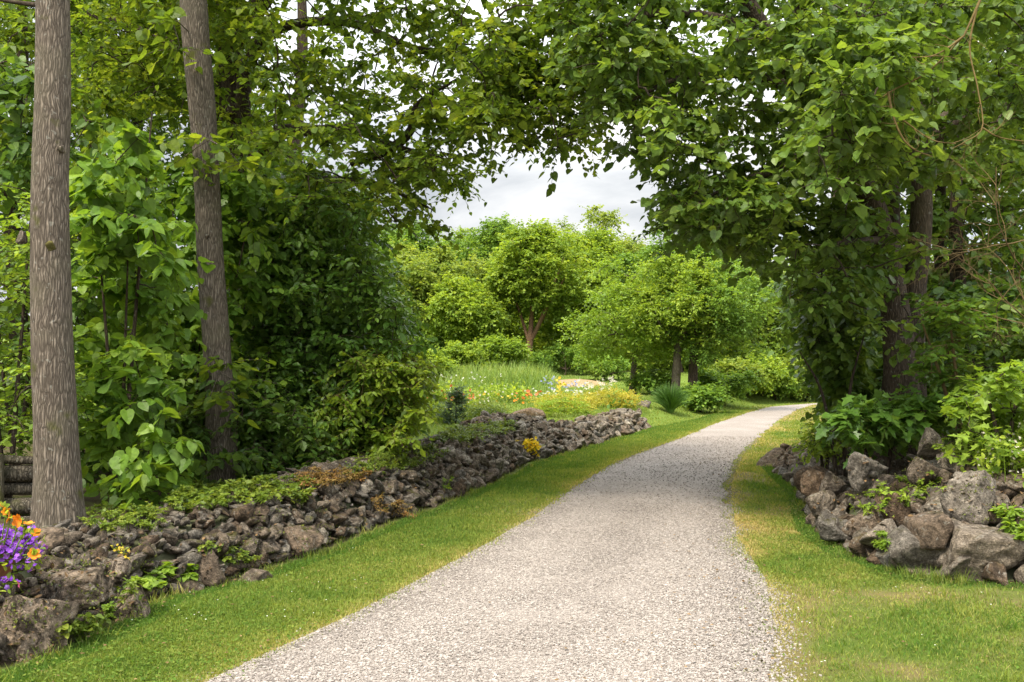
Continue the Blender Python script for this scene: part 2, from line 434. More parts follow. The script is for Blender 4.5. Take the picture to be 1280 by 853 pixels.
def gravel_mat():
    m, nt, out = new_mat('gravel_surface')
    g = nd(nt, 'ShaderNodeNewGeometry'); pos = g.outputs['Position']
    def vor(sc, feat='F1'):
        v = nd(nt, 'ShaderNodeTexVoronoi', feature=feat, Scale=sc); v.inputs['Randomness'].default_value = 1
        lk(nt, pos, v.inputs['Vector']); return v
    v1, v2 = vor(64.0), vor(130.0)
    sp = nd(nt, 'ShaderNodeSeparateColor'); lk(nt, v1.outputs['Color'], sp.inputs[0])
    sp2 = nd(nt, 'ShaderNodeSeparateColor'); lk(nt, v2.outputs['Color'], sp2.inputs[0])
    st = [(0, (.19, .166, .149)), (.16, (.25, .221, .199)), (.45, (.32, .284, .257)), (.75, (.39, .35, .318)), (1, (.475, .43, .392))]
    c = mixrgb(nt, .4, ramp(nt, sp.outputs[0], st), ramp(nt, sp2.outputs[1], st))
    n = nd(nt, 'ShaderNodeTexNoise', Scale=1.1, Detail=6.0, Roughness=.65); lk(nt, pos, n.inputs['Vector'])
    c = mixrgb(nt, 1.0, c, ramp(nt, n.outputs[0], [(.3, (.82, .80, .78)), (.7, (1.1, 1.1, 1.1))]), 'MULTIPLY')
    c = mixrgb(nt, ramp(nt, v1.outputs['Distance'], [(.35, 0.0), (.75, .7)]), c, (.17, .14, .12))
    p = nd(nt, 'ShaderNodeBsdfPrincipled', Roughness=.9); p.inputs['Specular IOR Level'].default_value = .2
    lk(nt, c, p.inputs['Base Color'])
    h = math_n(nt, 'ADD', math_n(nt, 'MULTIPLY', v1.outputs['Distance'], -1.0), math_n(nt, 'MULTIPLY', v2.outputs['Distance'], -.4))
    b = nd(nt, 'ShaderNodeBump', Strength=.9, Distance=.012); lk(nt, h, b.inputs['Height']); lk(nt, b.outputs[0], p.inputs['Normal'])
    lk(nt, p.outputs[0], out.inputs[0])
    return m

M_GROUND, M_GRAVEL = ground_mat(), gravel_mat()
M_PEBBLE = leaf_mat('loose_pebbles', (.19, .166, .148), (.30, .266, .238), (.395, .355, .322), 0, .85, .12)
M_ROCK = rock_mat('fieldstone', 1.0, .9, .8)
M_ROCK_PALE = rock_mat('pale_fieldstone', 1.3, .25, .35)
M_ROCK_RIGHT = rock_mat('weathered_boulder', 1.1, .45, .5)
M_MOTTLED = rock_mat('mottled_boulder', 1.55, .3, .92)
M_ROCK_MID = rock_mat('brown_fieldstone', 1.25, .8, .65)
M_EARTH = plain('dark_earth', (.028, .02, .014), (.07, .05, .034), .95, .1)
M_BARK = bark_mat('grey_brown_bark', (.062, .05, .039), (.235, .195, .155), .25, 1.0, .9)
M_BARK_DARK = bark_mat('dark_bark', (.03, .022, .016), (.11, .082, .06), .2, .8, .6)
M_BARK_RED = bark_mat('reddish_bark', (.12, .07, .04), (.33, .2, .12), .1, 1.0, .1)
M_BARK_RIGHT = bark_mat('brown_bark', (.04, .031, .023), (.135, .102, .075), .25, 1.0, .4)
M_TWIG = plain('dry_twig', (.09, .062, .032), (.19, .135, .065), .85, .1)
M_LICHEN = plain('lichen_branch', (.085, .066, .036), (.19, .13, .045), .85, .1)
M_LOG = bark_mat('weathered_log', (.03, .025, .02), (.17, .145, .115), .3, .7, .5)
L_LINDEN = leaf_mat('linden_leaf', (0.065, 0.135, 0.018), (0.122, 0.224, 0.028), (0.244, 0.359, 0.041), .45, .45, .28)
L_CANOPY = leaf_mat('canopy_leaf', (0.060, 0.112, 0.015), (0.125, 0.200, 0.022), (0.275, 0.338, 0.037), .55, .45, .25)
L_RIGHT = leaf_mat('right_canopy_leaf', (0.057, 0.110, 0.020), (0.106, 0.181, 0.030), (0.200, 0.281, 0.045), .46, .42, .32)
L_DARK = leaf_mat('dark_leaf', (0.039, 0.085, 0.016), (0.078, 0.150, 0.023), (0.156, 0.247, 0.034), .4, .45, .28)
L_BUSH = leaf_mat('bush_leaf', (0.052, 0.117, 0.017), (0.101, 0.202, 0.029), (0.195, 0.312, 0.044), .4, .38, .4)
L_YELLOW = leaf_mat('yellow_green_leaf', (.10, .17, .016), (.175, .265, .024), (.28, .36, .036), .48)
L_FOREST = leaf_mat('forest_leaf', (0.104, 0.181, 0.023), (0.207, 0.305, 0.036), (0.342, 0.424, 0.051), .45, .5, .2)
L_FOREST_Y = leaf_mat('sunny_forest_leaf', (.115, .185, .03), (.19, .265, .045), (.29, .345, .065), .45, .5, .2)
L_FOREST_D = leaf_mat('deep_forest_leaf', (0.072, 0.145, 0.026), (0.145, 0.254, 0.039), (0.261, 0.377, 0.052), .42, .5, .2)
L_LIGHT = leaf_mat('light_green_leaf', (0.116, 0.203, 0.023), (0.194, 0.300, 0.035), (0.281, 0.387, 0.058), .48)
L_GRASS = leaf_mat('grass_blade', (.078, .155, .02), (.22, .262, .05), (.45, .36, .155), .4, .6, .12)
L_MEADOW = leaf_mat('meadow_blade', (0.086, 0.162, 0.032), (0.184, 0.270, 0.065), (0.346, 0.378, 0.140), .4, .6, .12)
L_COVER = leaf_mat('lime_ground_cover', (0.068, 0.117, 0.014), (0.135, 0.198, 0.022), (0.243, 0.279, 0.036), .4)
L_SEDUM = leaf_mat('golden_sedum', (.22, .24, .03), (.36, .335, .035), (.52, .41, .05), .35, .6)
L_RUST = leaf_mat('rusty_ground_cover', (.16, .12, .03), (.26, .17, .05), (.34, .16, .06), .35, .6)

# ------------------------------------------------------------------ ground sheet and driveway
def axis(lo, hi, a, b, st, gr):
    xs = list(np.arange(a, b, st)); s = st
    while xs[-1] < hi: s *= gr; xs.append(xs[-1] + s)
    s = st; pre = [a]
    while pre[-1] > lo: s *= gr; pre.append(pre[-1] - s)
    return np.array(pre[:0:-1] + xs)
gx, gy = axis(-400, 400, -7, 9, .12, 1.06), axis(-40, 420, 2.5, 24, .12, 1.035)
X, Y = np.meshgrid(gx, gy, indexing='xy')
def dryness(x, y):
    """0 earth .. .5 grass .. 1 dry grass"""
    q = np.stack([x, y], -1)
    e = np.minimum(np.abs(x - xl(y)), np.abs(x - xr(y)))
    v = .48 + .42 * np.exp(-e / .22) + np.where(x > xr(y), .9, .55) * (fbm(q * .8, 21) - .5) + np.where(x > xr(y), .6, .3) * (fbm(q * 3.2, 23) - .5)
    v = v + np.where(x > xr(y), .20 + .5 * np.clip(fbm(q * .55, 27) - .45, 0, .4), .03)
    wall = np.where(x < xl(y), np.abs(x - xw(y)), seg_dist(x.ravel(), y.ravel(), RP).reshape(x.shape))
    v = np.where((wall < .22) & (y < 36), .22, v)
    v = np.where(x < xw(y) - .1, np.where(y < 19, .15, .5), v)
    v = np.where(in_poly(x.ravel(), y.ravel(), RPOLY).reshape(x.shape), .05, v)
    return v
Z = ground_z(X, Y)
ny, nx = X.shape
ii = np.arange(nx * ny).reshape(ny, nx)
mb = MB()
mb.add(np.stack([X, Y, Z], -1).reshape(-1, 3), np.stack([ii[:-1, :-1], ii[:-1, 1:], ii[1:, 1:], ii[1:, :-1]], -1).reshape(-1, 4), dryness(X, Y).ravel())
tag(mb.build('ground', M_GROUND, smooth_shade=True), kind='structure')

ry = [-13.]
while ry[-1] < 95: ry.append(ry[-1] + max(.07, .006 * ry[-1]))
ry = np.array(ry); K = 25
t = np.linspace(0, 1, K)
jl = .03 + .12 * (fbm(np.stack([ry * 1.6, ry * 0 + 3], -1), 1, 4) - .5); jr = -.10 + .18 * (fbm(np.stack([ry * 1.4, ry * 0 + 9], -1), 2, 4) - .5)
x0, x1 = xl(ry) + jl, xr(ry) + jr
RX = x0[:, None] * (1 - t) + x1[:, None] * t; RY = np.repeat(ry[:, None], K, 1)
RZ = ground_z(RX, RY) + .004 + .03 * np.sqrt(np.clip(4 * t * (1 - t), 0, 1)) + .012 * (fbm(np.stack([RX, RY], -1) * 2.5, 8) - .5) * (4 * t * (1 - t))
ii = np.arange(len(ry) * K).reshape(len(ry), K)
mb = MB(); mb.add(np.stack([RX, RY, RZ], -1).reshape(-1, 3), np.stack([ii[:-1, :-1], ii[:-1, 1:], ii[1:, 1:], ii[1:, :-1]], -1).reshape(-1, 4))
tag(mb.build('driveway', M_GRAVEL, smooth_shade=True), kind='structure')
def road_z(x, y):
    tt = np.clip((x - xl(y)) / (xr(y) - xl(y)), 0, 1)
    return ground_z(x, y) + .004 + .03 * np.sqrt(4 * tt * (1 - tt))

# loose pebbles over the driveway
def pebbles(n, ylo, yhi, size, power=1.6):
    y = ylo + (yhi - ylo) * R.random(n) ** power
    tt = R.uniform(-.01, 1.0, n)
    edge = R.random(n) < .08
    tt = np.where(edge, np.where(R.random(n) < .5, R.normal(0, .03, n), R.normal(1, .03, n)), tt)
    x = xl(y) + tt * (xr(y) - xl(y))
    c = np.stack([x, y, np.where((tt > 0) & (tt < 1), road_z(x, y), ground_z(x, y)) + size * .12], -1)
    cube = np.array([(-1, -1, -1), (1, -1, -1), (1, 1, -1), (-1, 1, -1), (-1, -1, 1), (1, -1, 1), (1, 1, 1), (-1, 1, 1)], float)
    fc = np.array([(0, 3, 2, 1), (4, 5, 6, 7), (0, 1, 5, 4), (1, 2, 6, 5), (2, 3, 7, 6), (3, 0, 4, 7)])
    v = cube[None] * R.uniform(.45, 1.0, (n, 8, 3))
    s = size * R.uniform(.35, 1.0, (n, 1, 1)) * .5
    v = v * s * np.stack([np.ones(n), R.uniform(.6, 1, n), R.uniform(.4, .75, n)], -1)[:, None]
    a = R.uniform(0, 2 * pi, n)[:, None]
    v = np.stack([v[..., 0] * np.cos(a) - v[..., 1] * np.sin(a), v[..., 0] * np.sin(a) + v[..., 1] * np.cos(a), v[..., 2]], -1)
    return (c[:, None] + v).reshape(-1, 3), (fc[None] + (np.arange(n) * 8)[:, None, None]).reshape(-1, 4), np.repeat(np.clip(R.random(n) - .22 * np.cos((tt - .5) * 4 * pi) * (np.abs(tt - .5) < .5) * .5 + .3 * (fbm(np.stack([x, y], -1) * .7, 77) - .5), 0, 1), 8)
mb = MB()
mb.add(*pebbles(120000, 4.6, 13, .019, 1.5)); mb.add(*pebbles(12000, 4.6, 26, .028, 1.3))
tag(mb.build('gravel', M_PEBBLE), kind='stuff')

# ------------------------------------------------------------------ grass
BLADE = (np.array([(-.5, 0, 0), (.5, 0, 0), (.36, .55, .10), (-.36, .55, .10), (0, 1, .32)], float), np.array([(0, 1, 2), (0, 2, 3), (3, 2, 4)]))
def blades(mb, x, y, h, wid, val, lean=.45):
    n = len(x); p = np.stack([x, y, ground_z(x, y) - .004], -1)
    a = R.uniform(0, 2 * pi, n)
    side = np.stack([np.cos(a), np.sin(a), 0 * a], -1); fw = np.stack([-np.sin(a), np.cos(a), 0 * a], -1)
    upv = unit(UP + fw * R.normal(0, lean, (n, 1)) + side * R.normal(0, lean * .6, (n, 1)))
    tv, tf = BLADE
    hh, ww = np.broadcast_to(h, (n,)) * R.uniform(.5, 1.25, n), np.broadcast_to(wid, (n,))
    v = p[:, None] + tv[None, :, :1] * (ww[:, None, None] * side[:, None]) + tv[None, :, 1:2] * (hh[:, None, None] * upv[:, None]) + tv[None, :, 2:] * (hh[:, None, None] * fw[:, None])
    mb.add(v.reshape(-1, 3), (tf[None] + (np.arange(n) * 5)[:, None, None]).reshape(-1, 3), np.repeat(val, 5))
def lawn(n, ylo, yhi, side):
    y = ylo * (yhi / ylo) ** R.random(n)
    if side == 'l':
        a, b = xw(y) + .02, xl(y) + .12 * R.normal(0, 1, n) * (R.random(n) < .5)
    else:
        a = xr(y) - .12 * np.abs(R.normal(0, 1, n)) * (R.random(n) < .5); b = np.where(y < 7.6, 6.5, np.interp(y, [7.6, 8, 8.6, 9.3, 10.6, 14.5, 18.6, 24, 30, 60], [5, 3.75, 3.35, 3.2, 3.35, 4.3, 4.95, 7.5, 11, 30]))
    x = a + (b - a) * R.random(n)
    ok = (x > xw(y)) & ~in_poly(x, y, RPOLY) & (np.abs(x) < y * .62 + .8)
    q = np.stack([x, y], -1)
    dr = dryness(x, y)
    bare = fbm(q * 1.3, 44) + .35 * (dr - .6)
    ok &= R.random(n) < np.clip(1.5 - 1.6 * bare, .10, 1) if side == 'r' else R.random(n) < np.clip(1.9 - 1.6 * bare, .25, 1)
    x, y, dr = x[ok], y[ok], dr[ok]
    val = np.clip((dr - .42) * 1.15 + R.normal(0, .16, len(x)) + .05, 0, 1)
    return x, y, val
mb = MB()
for n, lo, hi in ((150000, 4.8, 12), (60000, 12, 40)):
    x, y, val = lawn(n, lo, hi, 'l'); blades(mb, x, y, np.interp(y, [5, 40], [.034, .06]) * (.45 + 1.15 * fbm(np.stack([x, y], -1) * 1.7, 47)), np.interp(y, [5, 12, 40], [.006, .012, .04]), val)
for n, lo, hi in ((190000, 4.6, 12), (45000, 12, 45)):
    x, y, val = lawn(n, lo, hi, 'r'); blades(mb, x, y, np.interp(y, [5, 40], [.030, .055]) * (.4 + 1.25 * fbm(np.stack([x, y], -1) * 1.5, 48)), np.interp(y, [5, 12, 40], [.006, .012, .04]), val)
# tufts straying on to the gravel
n = 2600; y = 5 + 16 * R.random(n) ** 1.5; cidx = R.integers(0, 60, n); cy_ = 5 + 14 * R.random(60) ** 1.4
y = cy_[cidx] + R.normal(0, .05, n)
ed = R.random(60) < .35
cx_ = np.where(ed, xl(cy_) + R.uniform(0, .16, 60), xr(cy_) - R.uniform(0, .3, 60))
x = cx_[cidx] + R.normal(0, .05, n)
blades(mb, x, y, .035, .007, np.clip(R.normal(.3, .15, n), 0, 1))
for k in range(230):                          # longer tufts along the stones and here and there in the turf
    if k < 110: y0 = R.uniform(5, 26); x0_ = float(xw(y0)) + R.uniform(.0, .12)
    elif k < 170:
        j = R.integers(len(WALL_R) - 1); tq = R.random(); p0 = WALL_R[j] * (1 - tq) + WALL_R[j + 1] * tq; x0_, y0 = p0[0] - .06, p0[1] - .1
    else: y0 = R.uniform(5, 11); x0_ = R.uniform(float(xr(y0)) + .05, 3.6)
    n = R.integers(14, 40)
    blades(mb, x0_ + R.normal(0, .045, n), y0 + R.normal(0, .045, n), R.uniform(.06, .13), .006, np.clip(R.normal(.3, .2) + R.normal(0, .1, n), 0, 1), .5)
for side, n in (('l', 9000), ('r', 34000)):
    x, y, val = lawn(n, 4.7, 14, side); blades(mb, x, y, .04, .004, np.clip(R.normal(.8, .15, len(x)), 0, 1), 2.2)
tag(mb.build('grass', L_GRASS), kind='stuff')

# clover leaves, tiny white flowers and fallen leaves in the lawn
mb = MB(); n = 9000
for side in ('l', 'r'):
    x, y, val = lawn(n, 4.8, 13, side); k = len(x)
    pos = np.stack([x, y, ground_z(x, y) + R.uniform(.012, .034, k)], -1)
    tip = unit(np.stack([R.normal(0, 1, k), R.normal(0, 1, k), R.normal(0, .3, k)], -1))
    put_leaves(mb, pos, tip, UP + R.normal(0, .3, (k, 3)), .022 * R.uniform(.6, 1.3, k), OVAL, np.clip(R.normal(.15, .12, k), 0, 1))
tag(mb.build('clover', L_GRASS), kind='stuff')
M_WHITE = plain('white_petal', (.6, .6, .5), (.8, .8, .74), .6, .2)
M_FALLEN = plain('fallen_leaf', (.10, .06, .025), (.26, .17, .08), .8, .2)
mb = MB()
for side, k0 in (('l', 160), ('r', 380)):
    x, y, val = lawn(k0, 4.8, 16, side); k = len(x)
    pos = np.stack([x, y, ground_z(x, y) + .035], -1)
    put_leaves(mb, pos, unit(np.stack([R.normal(0, 1, k), R.normal(0, 1, k), R.normal(0, .1, k)], -1)), UP + R.normal(0, .25, (k, 3)), R.uniform(.012, .034, k), OVAL, R.random(k))
y = 5 + 15 * R.random(460) ** 1.1; x = xr(y) - np.abs(R.normal(0, .55, 460))
put_leaves(mb, np.stack([x, y, road_z(x, y) + .018], -1), unit(np.stack([R.normal(0, 1, 460), R.normal(0, 1, 460), R.normal(0, .1, 460)], -1)), UP + R.normal(0, .25, (460, 3)), R.uniform(.012, .035, 460), OVAL, R.random(460))
tag(mb.build('fallen_leaves', M_FALLEN), kind='stuff')
mb = MB()
for k in range(70):
    p = G(R.uniform(150, 460), R.uniform(690, 800)) if k < 50 else G(R.uniform(960, 1250), R.uniform(740, 840))
    if p[0] < xw(p[1]) + .05 or xl(p[1]) < p[0] < xr(p[1]): continue
    a = R.uniform(0, 2 * pi, 5)
    pos = np.repeat((p + [0, 0, .04])[None], 5, 0)
    put_leaves(mb, pos, np.stack([np.cos(a), np.sin(a), .5 + 0 * a], -1), np.repeat(UP[None], 5, 0), np.full(5, .008), OVAL, R.random(5))
tag(mb.build('clover_blossoms', M_WHITE), kind='stuff')

# ------------------------------------------------------------------ stones
def ico(sub):
    import bmesh
    bm = bmesh.new(); bmesh.ops.create_icosphere(bm, subdivisions=sub, radius=1)
    v = np.array([x.co[:] for x in bm.verts]); f = np.array([[q.index for q in x.verts] for x in bm.faces]); bm.free()
    return v, f
ICO3, ICO4, ICO5 = ico(3), ico(4), ico(5)
def stone_shape(seed, icos=ICO3, planes=9, rough=.12):
    rg = np.random.default_rng(seed); v, f = icos; v = v.copy()
    N = unit(rg.normal(size=(planes + 4, 3))); dd = rg.uniform(.34, .74, planes + 4)
    r = np.ones(len(v))
    for n_, d_ in zip(N, dd):
        c = v @ n_
        r = np.where(c > .05, np.minimum(r, d_ / np.maximum(c, .05)), r)
    v = v * r[:, None]
    dirn = unit(v)
    rid = 1 - np.abs(2 * fbm(v * 2.6 + seed, seed + 3, 4) - 1) * 2           # ridges and cracks
    v = v * (1 + rough * 1.5 * (fbm(v * 1.9 + seed, seed, 4) - .5) + rough * .55 * (rid - .6))[:, None]
    v = v + dirn * (rough * .75 * (fbm(v * 7 + seed, seed + 5, 3) - .5))[:, None]
    pit = np.clip(fbm(v * 9 + 3 * seed, seed + 9, 2) - .62, 0, 1)
    v = v - dirn * (pit * rough * 2.2)[:, None]
    v = v - (v.max(0) + v.min(0)) / 2
    return v / (v.max(0) - v.min(0)), f           # unit box
SHAPES = []
for s in range(16):
    v, f = stone_shape(100 + s, ICO3, 6 + s % 5, .12); v4, f4_ = stone_shape(100 + s, ICO4, 6 + s % 5, .12)
    me = bpy.data.meshes.new('stone'); me.from_pydata(v4.tolist(), [], f4_.tolist()); me.update()
    me.polygons.foreach_set('use_smooth', np.ones(len(f4_), bool))
    SHAPES.append((v, f, me))
def stone_wall(label, foot, height, prof, size, n_rows, mat, group, seed, name='stone_wall', parts=100, keep=None, gap=.78):
    """a loose wall of fieldstones: prof = (inward, up) fractions; stones laid along it over an earth core"""
    rg = np.random.default_rng(seed)
    foot = np.asarray(foot, float); seg = np.linalg.norm(np.diff(foot[:, :2], axis=0), axis=1)
    S = np.concatenate([[0], np.cumsum(seg)]); Ltot = S[-1]
    def at(s):
        return np.array([np.interp(s, S, foot[:, k]) for k in range(2)])
    def nrm(s):
        a, b = at(max(0, s - .3)), at(min(Ltot, s + .3)); t_ = (b - a) / (np.linalg.norm(b - a) + 1e-9)
        return np.array([-t_[1], t_[0]])
    prof = np.asarray(prof, float)
    pl = np.concatenate([[0], np.cumsum(np.linalg.norm(np.diff(prof, axis=0), axis=1))])
    def pt(s, q):
        q = q * pl[-1]; h = np.interp(s / Ltot, np.linspace(0, 1, len(height)), height)
        o, u = np.interp(q, pl, prof[:, 0]), np.interp(q, pl, prof[:, 1])
        b = at(s) + nrm(s) * o
        return np.array([b[0], b[1], float(ground_z(*at(s))) + u * h]), o, u * h
    o0 = at(Ltot / 2); base = np.array([o0[0], o0[1], float(ground_z(*o0))])
    root = empty(name, base, label, 'stone wall', group)
    ns, nq = max(10, int(Ltot / .22)), 9
    core = np.array([[pt(s, q)[0] - np.array([*(nrm(s) * -.05), .055]) for q in np.linspace(0, 1, nq)] for s in np.linspace(0, Ltot, ns)])
    core += .11 * (np.stack([noise(core * 5, 61), noise(core * 5, 62), noise(core * 5, 63)], -1) - .5)
    ii = np.arange(ns * nq).reshape(ns, nq); cb = MB()
    cb.add(core.reshape(-1, 3), np.stack([ii[:-1, :-1], ii[:-1, 1:], ii[1:, 1:], ii[1:, :-1]], -1).reshape(-1, 4), np.repeat(rg.random(ns), nq))
    cb.build('earth_core', M_EARTH, root, base, True)
    st = []
    for r_ in range(n_rows):
        q = (r_ + .35) / n_rows; s = rg.uniform(0, size)
        while s < Ltot:
            big = rg.random() < .14
            w = size * rg.uniform(.4, 1.1) * (1.7 if big else 1) * np.interp(q, [0, .6, 1], [1.12, .9, .75])
            p, _, _ = pt(s + w * .4, np.clip(q + rg.normal(0, .35 / n_rows), 0.02, 1))
            st.append((p, np.array([w * rg.uniform(.9, 1.65), w * rg.uniform(.7, 1.1), w * rg.uniform(.38, .85)]), nrm(s)))
            s += w * gap
        # chinking stones
    for _ in range(int(len(st) * .9)):
        p, _, _ = pt(rg.uniform(0, Ltot), rg.uniform(.02, 1)); w = size * rg.uniform(.22, .5)
        st.append((p + [0, 0, -.02], np.array([w * 1.2, w, w * .8]), np.array([1., 0])))
    if keep is not None: st = [x for x in st if keep(x[0])]
    vis = sorted(range(len(st)), key=lambda k: -np.prod(st[k][1][[0, 2]]) / (np.sum(st[k][0] ** 2)))
    rest = MB()
    for rank, k in enumerate(vis):
        p, sc, nn = st[k]; v, f, me = SHAPES[rg.integers(len(SHAPES))]
        ang = math.atan2(nn[1], nn[0]) + pi / 2 + rg.normal(0, .6) + pi * (rg.random() < .5); tx, ty = rg.normal(0, .4, 2)
        if rank < parts:
            o = bpy.data.objects.new('stone', me); COL.objects.link(o); o.parent = root
            if not me.materials: me.materials.append(mat)
            o.location = p - base; o.rotation_euler = (tx, ty, ang); o.scale = sc
            o.material_slots[0].link = 'OBJECT'; o.material_slots[0].material = mat
        else:
            from mathutils import Euler
            Mx = np.array(Euler((tx, ty, ang)).to_matrix())
            rest.add((v * sc) @ Mx.T + p, f, rg.random())
    if rest.v: tag(rest.build('small_stones', mat, root, base, True), kind='stuff')
    return root
PROF_L = [(0.0, .05), (.10, .35), (.2, .7), (.38, .98), (.75, 1.06), (1.1, .95)]
GW = 'loose fieldstone walls along the driveway'
wf = lambda a, b: np.array([[float(xw(y)) - .16, y] for y in np.linspace(a, b, 24)])
yE = WALL_L[:, 1]
stone_wall('long low rubble wall of dark mossy fieldstones nearest the camera, under the two tall trunks', wf(3.9, yE[8]), [.5, .48, .46, .5, .58, .56], PROF_L, .175, 9, M_ROCK, GW, 11)
stone_wall('short rubble wall section with a yellow flowering plant at its foot', wf(yE[8] + .1, yE[9])+ np.array([0.02, 0]), [.62, .68, .6], PROF_L, .19, 10, M_ROCK_MID, GW, 12)
stone_wall('brown rubble wall section topped by a long pale slab, beside the flower garden', wf(yE[9] + .1, yE[10]), [.62, .8, .7, .42], [(0, .05), (.2, .4), (.45, .75), (.8, 1.0), (1.4, 1.05)], .23, 10, M_ROCK_MID, GW, 13)
stone_wall('lowest and farthest wall section holding up the golden sedum bed', wf(yE[10] + .15, yE[11]), [.44, .44, .46, .5], [(0, .05), (.15, .5), (.3, .9), (.7, 1.0), (1.1, .95)], .30, 6, M_ROCK_MID, GW, 14)
rp = np.vstack([[5.35, 20.2], WALL_R[:, :2], [5.2, 7.5], [6.5, 7.35]])
stone_wall('sloping heap of grey boulders and rubble under the big many-stemmed tree', rp, [.5, .65, .7, .74, .76, .76, .8], [(0, .03), (.3, .35), (.7, .6), (1.2, .85), (1.8, 1.0)], .26, 8, M_ROCK_RIGHT, GW, 15)

def boulder(label, x0, y0, x1, y1, d, seed, mat=M_ROCK_RIGHT, tilt=(0, 0, 0), deep=.85, planes=9, rough=.12, group=None, sink=0.0):
    """a single stone of its own: its box in the photograph gives its size at distance d"""
    c = P((x0 + x1) / 2, (y0 + y1) / 2, d); w = (x1 - x0) / F * d * 1.04; h = (y1 - y0) / F * d * 1.06
    v, f = stone_shape(seed, ICO4 if w * F / d < 75 else ICO5, planes, rough)
    from mathutils import Euler
    Mx = np.array(Euler(tilt).to_matrix()); v = v @ Mx.T; v = v / (v.max(0) - v.min(0))
    v = v * [w, max(w, h) * deep, h]
    c = c + [0, max(w, h) * deep * .25, 0]
    o0 = c - [0, 0, h / 2]
    m = MB(); m.add(v + c, f, np.random.default_rng(seed).random())
    return tag(m.build('boulder', mat, None, o0, True), label, 'boulder', group or 'single boulders in the stone heaps')
GB = 'boulders of the rock heap'
for args in [
    ('largest pitted brown boulder at the foot of the heap, deep crack across it', 1176, 660, 1298, 738, 7.95, 253, M_ROCK_RIGHT, (0, .1, .3), .8, 6, .11),
    ('angular tan boulder with a narrow top, perched on the biggest boulder', 1179, 587, 1256, 667, 8.45, 202, M_ROCK_PALE, (.1, .5, .2), .8, 8, .12),
    ('blocky dark blue-grey boulder wedged beside the perched angular one', 1141, 643, 1190, 699, 8.15, 203, M_ROCK_RIGHT, (.2, .1, .5), .8, 7, .07),
    ('smooth low grey boulder in the grass left of the biggest boulder', 1114, 663, 1186, 722, 8.2, 204, M_ROCK_RIGHT, (0, .3, 0), .8, 6, .05),
    ('rough pitted upright boulder just under the grape leaves', 1068, 567, 1112, 618, 9.7, 205, M_ROCK_RIGHT, (0, 0, .4), .8, 10, .2),
    ('rounded mossy boulder in the middle of the heap', 1138, 573, 1177, 609, 9.8, 206, M_ROCK_RIGHT, (0, 0, .9), .8, 10, .12),
    ('flat topped stone behind the perched angular boulder', 1177, 560, 1224, 598, 9.5, 207, M_ROCK_RIGHT, (.2, 0, .2), .8, 8, .1),
    ('uppermost moss capped boulder of the heap, against the dark leaves', 1150, 536, 1184, 576, 10.2, 208, M_ROCK_RIGHT, (0, 0, .2), .8, 8, .12),
    ('two-toned stone above the low smooth boulder, weeds around it', 1097, 613, 1137, 657, 9.1, 209, M_ROCK_RIGHT, (.3, .2, .2), .8, 9, .1),
    ('long low stone lying behind the smooth boulder', 1082, 650, 1142, 690, 8.75, 210, M_ROCK_PALE, (0, .2, .1), .7, 8, .08),
    ('small round stone at the grass edge beside a bright weed', 1062, 671, 1101, 700, 8.9, 211, M_ROCK_RIGHT, (0, 0, .2), .8, 7, .06),
    ('smallest reddish stone between the round one and the smooth boulder', 1087, 689, 1114, 708, 8.6, 212, M_ROCK, (0, 0, .5), .8, 8, .08),
    ('reddish tilted slab at the grass edge', 1029, 650, 1073, 680, 9.6, 213, M_ROCK, (.3, -.5, .2), .7, 7, .07),
    ('pointed brown stone leaning on the reddish slab', 1022, 640, 1052, 670, 9.9, 214, M_ROCK_RIGHT, (.1, .6, .2), .8, 7, .1),
    ('cracked dark stone at the grass edge above the pointed one', 1008, 613, 1047, 652, 10.8, 215, M_ROCK, (0, .2, 0), .8, 10, .15),
    ('long rounded grey slab leaning back under the vine leaves', 996, 580, 1042, 618, 12.2, 216, M_ROCK_RIGHT, (.2, -.6, .1), .7, 6, .05),
    ('thin pale slab leaning against the rounded grey one', 1000, 590, 1040, 624, 11.6, 217, M_ROCK_PALE, (.1, -.75, .1), .35, 6, .04),
    ('flat dark stone at the far tip of the heap, second from the end', 968, 581, 996, 601, 17.0, 218, M_ROCK, (0, .1, 0), .8, 7, .1),
    ('endmost dark stone where the heap meets the grass verge', 961, 565, 986, 588, 18.2, 219, M_ROCK, (0, -.2, 0), .8, 8, .1),
    ('dark stone above the biggest boulder, a bright leaf in front', 1252, 640, 1296, 675, 8.5, 220, M_ROCK, (0, 0, .2), .8, 8, .1),
    ('rough dark stone behind the leaning slabs', 1023, 590, 1060, 622, 11.4, 221, M_ROCK, (0, 0, .2), .8, 10, .18),
]: boulder(*args, group=GB)
GL = 'boulders of the low rubble wall'
